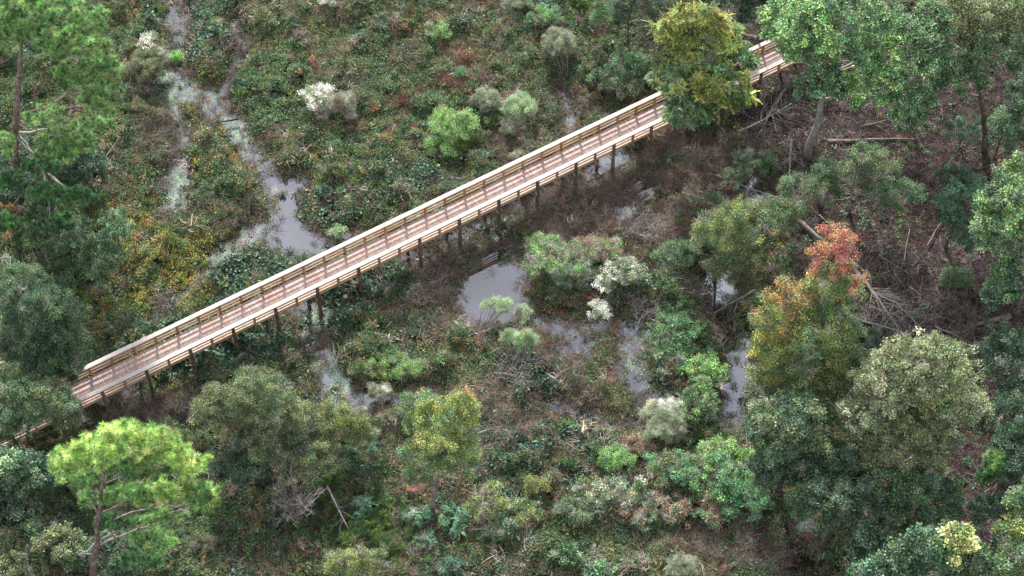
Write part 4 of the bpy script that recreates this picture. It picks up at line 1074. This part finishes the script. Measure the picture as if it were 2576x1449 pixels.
S("bush", "yellow-green broad low bush above the yellow-green maple", [(1000, 925, 1.0, 85, 32, .6, ('ygreen', 'lime')), (920, 930, .8, 50, 26, .5, 'olive')], piece='fine', dens=24, twig=.15)
S("groundsel_shrub", "small white shrub at the channel bend above the lower middle", [(955, 985, .9, 32, 18, .5, ('white', 'grey'))], piece='feather', dens=50, size=(.6, .9))
S("bush", "yellow-green arching bush with pale stems right of the yellow-green maple", [(1230, 1270, 1.6, 70, 34, .8, ('ygreen', 'olive')), (1310, 1290, 1.3, 65, 34, .8, ('ygreen', 'mid')), (1270, 1330, 1.2, 60, 26, .7, 'mid'), (1240, 1230, 1.3, 30, 20, .5, 'ygreen')], piece='small', dens=16, twig=.2, bark=M_PALE, stems=16)
S("bush", "small yellow-green bush behind the arching bush at lower middle", [(1350, 1220, 1.2, 34, 20, .5, 'ygreen')], piece='fine', dens=24)
S("bush", "bluish green bush at the foot of the yellow-green maple's trunk", [(1055, 1300, .9, 34, 28, .7, 'teal')], piece='lacy', dens=15, size=(.5, .9), nbf=.8)
S("bush", "bluish green bush right of the yellow-green maple's foot", [(1140, 1310, .9, 36, 32, .7, 'teal')], piece='lacy', dens=15, size=(.5, .9), nbf=.8)
S("bush", "bluish green young conifer left of the yellow-green maple", [(875, 1150, .9, 26, 30, .7, 'teal')], piece='lacy', dens=16, size=(.5, .9), nbf=.8)
S("bush", "dark young conifer between the oak and the yellow-green maple", [(930, 1130, .7, 22, 16, .5, 'teal')], piece='lacy', dens=15, size=(.5, .9), nbf=.8)
S("bush", "bluish young conifer below the bare pink tree's right side", [(912, 1275, .9, 24, 30, .7, 'teal')], piece='lacy', dens=15, size=(.5, .9), nbf=.8)
S("bush", "bluish green young plant near the bottom edge below the maple", [(1070, 1360, .7, 24, 22, .5, 'teal')], piece='lacy', dens=14, size=(.5, .9), nbf=.8)
S("bush", "bluish spiky shrub by the bottom edge left of centre", [(1140, 1425, .8, 26, 24, .6, 'teal')], piece='lacy', dens=15, size=(.5, .9), nbf=.8)
S("bush", "bright teal leafy bush on the bottom edge right of centre", [(1430, 1400, 1.2, 42, 28, .7, ('vivid', 'mid')), (1340, 1385, .8, 30, 16, .4, ('vivid', 'mid'))], piece='oak', dens=20)
S("bush", "rounded teal bush on the bottom edge left of the grey one", [(1500, 1435, 1.2, 40, 24, .7, ('vivid', 'mid'))], piece='oak', dens=20)
S("groundsel_shrub", "grey-white shrub on the bottom edge left of the dark pool", [(1720, 1425, 1.4, 46, 32, .8, 'grey')], piece='feather', dens=42)
S("bush", "rust brown leafy bush on the bottom edge right of the lone pine", [(515, 1365, 1.0, 38, 26, .7, ('tan', 'olive'))], piece='fine', dens=15, mul=.8)
S("bush", "small round deep green bush below the fallen branches right of the maple", [(2185, 850, .9, 42, 26, .7, 'teal')], piece='fine', dens=44, mul=.9)
S("bush", "soft green low bush on the litter slope near the right edge", [(2405, 700, .8, 48, 28, .6, 'mid')], piece='fine', dens=20)
S("bush", "green low bush below the yellow top of the olive tree by the puddle", [(1780, 500, 1.0, 34, 18, .5, 'mid')], piece='fine', dens=20)
S("bush", "green bush at the foot of the last pile before the lacy tree", [(1690, 395, .8, 34, 22, .5, ('mid', 'dark'))], piece='small', dens=22)
S("bush", "mid green bush on the dark slope left of the fallen log", [(1900, 405, 1.4, 55, 34, .8, 'mid'), (1850, 440, .9, 34, 20, .5, 'mid')], piece='fine', dens=24)
S("bush", "bright green bush at the top edge left of the domed shrub", [(1370, 40, 1.2, 50, 24, .7, ('lime', 'vivid'))], piece='fine', dens=26)
S("groundsel_shrub", "grey blossoming shrub at the top edge above the domed shrub", [(1300, 5, 1.4, 42, 22, .7, 'grey')], piece='feather', dens=42)
S("groundsel_shrub", "pale blossoming shrub at the top edge left of centre", [(830, 0, 1.2, 34, 20, .6, ('white', 'grey'))], piece='feather', dens=42)
S("bush", "pale yellow-green bush in the marsh near the top centre", [(1100, 80, 1.0, 32, 24, .6, ('lime', 'grey'))], piece='fine', dens=28)
S("bush", "small pale bush on the channel bank just above the boardwalk", [(848, 582, .7, 20, 12, .4, 'sage')], piece='fine', dens=34)
S("bush", "low bright green bush among the red stems near the top", [(1180, 185, .8, 42, 16, .4, 'vivid')], piece='fine', dens=20)
S("red_sapling", "small scarlet-leaved sapling in the open marsh at the top", [(792, 160, .9, 9, 18, .6, 'red')], cat="sapling", piece='fine', dens=16, size=(.35, .6), mul=1.0, stems=4)
S("red_sapling", "tiny scarlet-leaved sapling beside the yellow-green maple's trunk", [(1045, 1228, 1.0, 20, 14, .4, 'red')], cat="sapling", piece='fine', dens=12, size=(.3, .5), mul=1.0, stems=4)
S("grass_tuft", "bright lime grass tuft on the stream bank beside the white post", [(443, 145, .35, 16, 10, .2, 'lime')], cat="grass", piece='grass', dens=90, size=(.7, 1.1), mul=1.5, stems=2, twig=0)

# ------------------------------------------------------------------ dead wood
def branchy(root, P0, P1, r0, n_br, spread, mat, seed, name='trunk', sub=True, lift=.4):
    rnd = random.Random(seed); m = MB(); n = 8
    pts = wobble(P0, P1, n, .1, rnd); m.tube(pts, [r0 * (1 - .7 * i / n) for i in range(n + 1)], 8)
    part(name, m.me(name, mat, True), root)
    D = (Vector(P1) - Vector(P0)); L = D.length; D.normalize()
    for k in range(n_br):
        t = rnd.uniform(.3, 1.0) * n; i0 = min(int(t), n - 1); st = pts[i0].lerp(pts[i0 + 1], t - i0)
        side = D.cross(Vector((0, 0, 1))).normalized() * rnd.choice((-1, 1))
        e = st + (D * rnd.uniform(.2, 1) + side * rnd.uniform(.3, 1) + Vector((0, 0, rnd.uniform(-.1, lift)))) * spread * rnd.uniform(.4, 1)
        e.z = max(e.z, -.05)
        mm = MB(); w = wobble(st, e, 5, .3, rnd); r = r0 * .35 * (1 - .5 * t / n)
        mm.tube(w, [r * (1 - .8 * j / 5) for j in range(6)], 5)
        for q in range(5):
            s_ = w[1 + q % 4]; ee = s_ + (D * rnd.uniform(0, 1) + side * rnd.uniform(-.5, 1) + Vector((0, 0, rnd.uniform(-.3, .4)))) * spread * .4
            ee.z = max(ee.z, -.05)
            ww = wobble(s_, ee, 3, .3, rnd); mm.tube(ww, [r * .45 * (1 - .7 * j / 3) for j in range(4)], 4)
        part("branch", mm.me("branch", mat, True), root)
def fallen(name, label, cat, a, b, r0, n_br=0, spread=1.2, mat=None, za=.35, zb=.35, seed=1, lift=.4):
    A_, B_ = at(a[0], a[1], za), at(b[0], b[1], zb)
    gz = ground_z(A_.x, A_.y); org = Vector((A_.x, A_.y, max(gz, 0)))
    root = empty(name, tuple(org), label=label, cat=cat)
    branchy(root, (0, 0, za - org.z), B_ - org, r0, n_br, spread, mat or M_DEAD, seed, lift=lift)
    return root
fallen("log", "thick cut log lying beside the boardwalk's far end", "log", (1918, 105), (1835, 78), .3, mat=M_BARK, za=.75, zb=.75, seed=2)
fallen("log", "long straight fallen trunk across the litter right of the pale trunk", "log", (2082, 356), (2305, 350), .17, 2, 1.4, M_DEAD, .75, .8, 3)
fallen("fallen_tree", "dead fallen tree with broken top behind the red tip of the maple", "fallen tree", (2008, 552), (2200, 700), .16, 6, 2.2, M_DEAD, 1.0, .9, 4)
fallen("fallen_tree", "bleached fallen tree with a fan of bare branches right of the maple", "fallen tree", (2150, 680), (2265, 835), .15, 16, 3.2, M_PALE, .8, .75, 5, .3)
fallen("fallen_tree", "grey fallen limb with twigs lying along the slope below the bleached one", "fallen tree", (2140, 800), (2290, 840), .11, 8, 2.0, M_PALE, .8, .7, 6)
fallen("fallen_tree", "thick dark fallen trunk with limbs at the right edge of the litter slope", "fallen tree", (2540, 795), (2390, 830), .2, 7, 2.2, M_BARK, .8, .8, 7)
fallen("pole", "pale standing dead sapling on the litter slope", "dead sapling", (2262, 705), (2288, 575), .07, 0, 1, M_DEAD, .5, 1.0, 8)
fallen("log", "pale log poking into the brown brush right of the boardwalk", "log", (1715, 485), (1830, 512), .09, 1, .8, M_DEAD, .6, .6, 9)
fallen("fallen_tree", "grey bare branches spreading below the far end of the boardwalk", "fallen tree", (1965, 235), (1900, 350), .13, 14, 2.8, M_DEAD, 1.2, .7, 10, .4)
fallen("fallen_tree", "twisted grey dead limbs standing left of the pale trunk", "fallen tree", (1990, 350), (1985, 460), .1, 8, 1.5, M_PALE, 1.6, .6, 11, .5)
fallen("fallen_tree", "dark dead branches reaching over the dark stream left of the maple", "fallen tree", (1900, 730), (1790, 790), .1, 8, 1.6, M_DEAD, 1.0, .5, 12, .5)
fallen("fallen_tree", "pale dead branches at the top edge left of the lacy tree", "fallen tree", (1780, 90), (1610, 50), .12, 10, 2.0, M_PALE, 2.2, 1.6, 13, .5)
fallen("fallen_tree", "dead stems lying across the narrow channel at upper left", "fallen tree", (600, 300), (530, 310), .08, 10, 1.3, M_DARKWOOD, .4, .4, 14, .4)
fallen("fallen_tree", "wet dark branches lying over the stream at the top left", "fallen tree", (400, 60), (470, 70), .05, 8, 1.2, M_DEAD, .5, .5, 15, .4)
fallen("fallen_tree", "curved pale bare branch on the dark bank below the big pine", "fallen tree", (235, 440), (300, 345), .05, 6, 1.4, M_PALE, .8, 1.6, 16, .2)
fallen("fallen_tree", "pale forked dead branch right of the bare pink tree", "fallen tree", (822, 1222), (885, 1350), .08, 9, 1.8, M_PALE, 2.2, .5, 17, .3)
fallen("fallen_tree", "grey dead branches over the sunlit puddle right of the boardwalk", "fallen tree", (1960, 500), (1800, 440), .06, 12, 1.8, M_PALE, 1.1, .6, 18, .4)
fallen("fallen_tree", "thin grey stems rising from the brush right of the boardwalk", "fallen tree", (1900, 690), (1730, 600), .05, 8, 1.5, M_PALE, .8, .8, 19, .4)
fallen("log", "short grey log under the right edge trees", "log", (2540, 632), (2440, 628), .12, 3, 1.0, M_DEAD, .7, .7, 20)
fallen("fallen_tree", "thin pale leaning dead stem between the dark trees at lower right", "fallen tree", (2345, 1210), (2420, 1280), .05, 0, 1, M_PALE, 3.0, .6, 21)
fallen("fallen_tree", "broken grey branch beside the maple's right flank", "fallen tree", (2280, 845), (2330, 800), .06, 9, 2.2, M_PALE, .7, .7, 22, .2)
fallen("fallen_tree", "pale twig-covered branch beside the yellow-green maple's crown", "fallen tree", (1200, 1090), (1260, 1070), .03, 8, 1.0, M_PALE, 1.0, .8, 23, .4)

fallen("fallen_tree", "tangle of thin grey branches between the bleached fallen tree and the pale olive tree", "fallen tree", (2230, 740), (2330, 840), .07, 18, 2.6, M_PALE, .8, .8, 24, .35)
fallen("fallen_tree", "thin grey branches scattered left of the thick dark fallen trunk", "fallen tree", (2360, 700), (2440, 800), .05, 16, 2.4, M_DEAD, .8, .8, 25, .25)
fallen("fallen_tree", "mass of bare grey twigs sprawling left of the pale trunk", "fallen tree", (1860, 330), (1990, 260), .08, 20, 2.6, M_PALE, 1.0, 1.0, 26, .5)
fallen("fallen_tree", "low bare grey branches under the big bright tree, above the long fallen trunk", "fallen tree", (2160, 320), (2290, 290), .05, 14, 2.4, M_DEAD, .9, .9, 27, .3)
fallen("fallen_tree", "grey dead branches above the leaning fallen tree behind the red leaves", "fallen tree", (2060, 540), (2150, 610), .05, 14, 2.0, M_PALE, .9, .9, 28, .5)
fallen("fallen_tree", "criss-crossed grey twigs on the slope just above the pale olive tree's left side", "fallen tree", (2190, 770), (2270, 800), .06, 20, 2.2, M_PALE, .9, .9, 30, .4)
fallen("fallen_tree", "bare grey twigs on the litter right of the red maple tip", "fallen tree", (2210, 640), (2290, 690), .05, 14, 2.4, M_DEAD, .9, .9, 31, .3)
fallen("fallen_tree", "grey twigs heaped around the thick dark fallen trunk's broken end", "fallen tree", (2350, 820), (2440, 860), .06, 16, 2.4, M_PALE, .9, .9, 32, .3)
fallen("fallen_tree", "long thin crooked branches on the dark litter near the right edge", "fallen tree", (2330, 620), (2390, 520), .05, 9, 2.2, M_DEAD, .9, .9, 29, .2)
def bare_bush(label, vx, vy, rx, h, n, mat, seed, cat="bare tree", name="bare_tree"):
    rnd = random.Random(seed); b = at(vx, vy, .2); gz = ground_z(b.x, b.y); org = Vector((b.x, b.y, max(gz, 0)))
    root = empty(name, tuple(org), label=label, cat=cat)
    m_ = depth_at(b) / FV; R = rx * m_
    for k in range(n):
        a = 6.283 * k / n + rnd.uniform(-.3, .3); rr = R * rnd.uniform(.4, 1)
        e = Vector((math.cos(a) * rr, math.sin(a) * rr, h * rnd.uniform(.6, 1.1)))
        w = wobble((0, 0, -.1), e, 6, .18, rnd); mm = MB(); mm.tube(w, [.045 * (1 - .8 * j / 6) for j in range(7)], 5)
        for q in range(9):
            s_ = w[2 + q % 4]; ee = s_ + Vector((rnd.uniform(-1, 1), rnd.uniform(-1, 1), rnd.uniform(0, 1))) * R * .42
            ww = wobble(s_, ee, 3, .3, rnd); mm.tube(ww, [.02, .017, .012, .007], 3)
            for q2 in range(2):
                e3 = ww[2] + Vector((rnd.uniform(-1, 1), rnd.uniform(-1, 1), rnd.uniform(0, .8))) * R * .2
                mm.tube([ww[2], e3], [.011, .006], 3)
        part("branch", mm.me("branch", mat, True), root)
    return root
bare_bush("leafless grey bush standing in the brown brush just right of the sunlit puddle", 1990, 520, 50, 1.4, 14, M_PALE, 40, "bare bush", "bare_bush")
bare_bush("leafless brown bush on the near bank left of the round pond", 1090, 740, 55, 1.1, 16, M_DEAD, 41, "bare bush", "bare_bush")
bare_bush("leafless grey bush leaning over the stream bend right of the white-blossomed leaning shrub", 1740, 740, 60, 1.3, 16, M_DEAD, 42, "bare bush", "bare_bush")
bare_bush("leafless pinkish grey tree with fine branches at lower left of centre", 752, 1300, 78, 3.6, 20, M_PALE, 31)
bare_bush("leafless grey bush with spreading stems below the round pond", 1300, 930, 75, 1.4, 20, M_PALE, 32, "bare bush", "bare_bush")
bare_bush("leafless brown bush in the brambles below the right half of the boardwalk", 1450, 560, 60, 1.2, 16, M_DEAD, 33, "bare bush", "bare_bush")
bare_bush("leafless pale bush in the brush below the last piles before the lacy tree", 1600, 580, 70, 1.2, 16, M_PALE, 34, "bare bush", "bare_bush")
bare_bush("leafless grey bush beside the white-blossomed leaning shrub", 1620, 780, 60, 1.2, 14, M_PALE, 35, "bare bush", "bare_bush")
bare_bush("leafless grey bush on the channel at the upper left", 595, 115, 40, 1.0, 12, M_DEAD, 36, "bare bush", "bare_bush")
bare_bush("leafless grey bush at the top right of the open marsh", 1650, 110, 70, 1.6, 14, M_DEAD, 37, "bare bush", "bare_bush")
bare_bush("leafless pale bush above the vivid green thicket", 1610, 1120, 50, 1.2, 14, M_PALE, 38, "bare bush", "bare_bush")
bare_bush("leafless grey bush at the left end of the pale weed channel", 420, 760, 45, .9, 12, M_PALE, 39, "bare bush", "bare_bush")

# white survey post by the stream
p_ = at(473, 150, .1); root = empty("marker_post", (p_.x, p_.y, 0), label="white wooden marker post beside the stream at upper left", cat="post")
m = MB(); m.box((0, 0, .45), (.05, .05, .5)); part("shaft", m.me("shaft", M_CAP), root)
m = MB(); m.add([(-.055, -.055, .951), (.055, -.055, .951), (.055, .055, .951), (-.055, .055, .951), (0, 0, 1.0)], [(0, 1, 4), (1, 2, 4), (2, 3, 4), (3, 0, 4), (3, 2, 1, 0)]); part("cap", m.me("cap", M_CAP), root)
# cut stump by the near piles
p_ = at(868, 765, .2); root = empty("stump", (p_.x, p_.y, 0), label="broken dark stump among vines below the boardwalk's middle piles", cat="stump")
m = MB(); m.tube([(0, 0, -.2), (0, 0, .2), (.05, 0, .8), (.08, .03, 1.1)], [.34, .26, .2, .17], 10); part("trunk", m.me("trunk", M_BARK, True), root)
m = MB(); m.tube([(.08, .03, 1.101), (.081, .03, 1.115)], [.15, .15], 10); part("cut_face", m.me("cut_face", M_RAIL), root)
for k in range(3):
    a = k * 2.1; m = MB(); m.tube([(0, 0, .2), (math.cos(a) * .4, math.sin(a) * .4, .25), (math.cos(a) * .6, math.sin(a) * .6, .05)], [.12, .09, .05], 6); part("root", m.me("root", M_BARK, True), root)
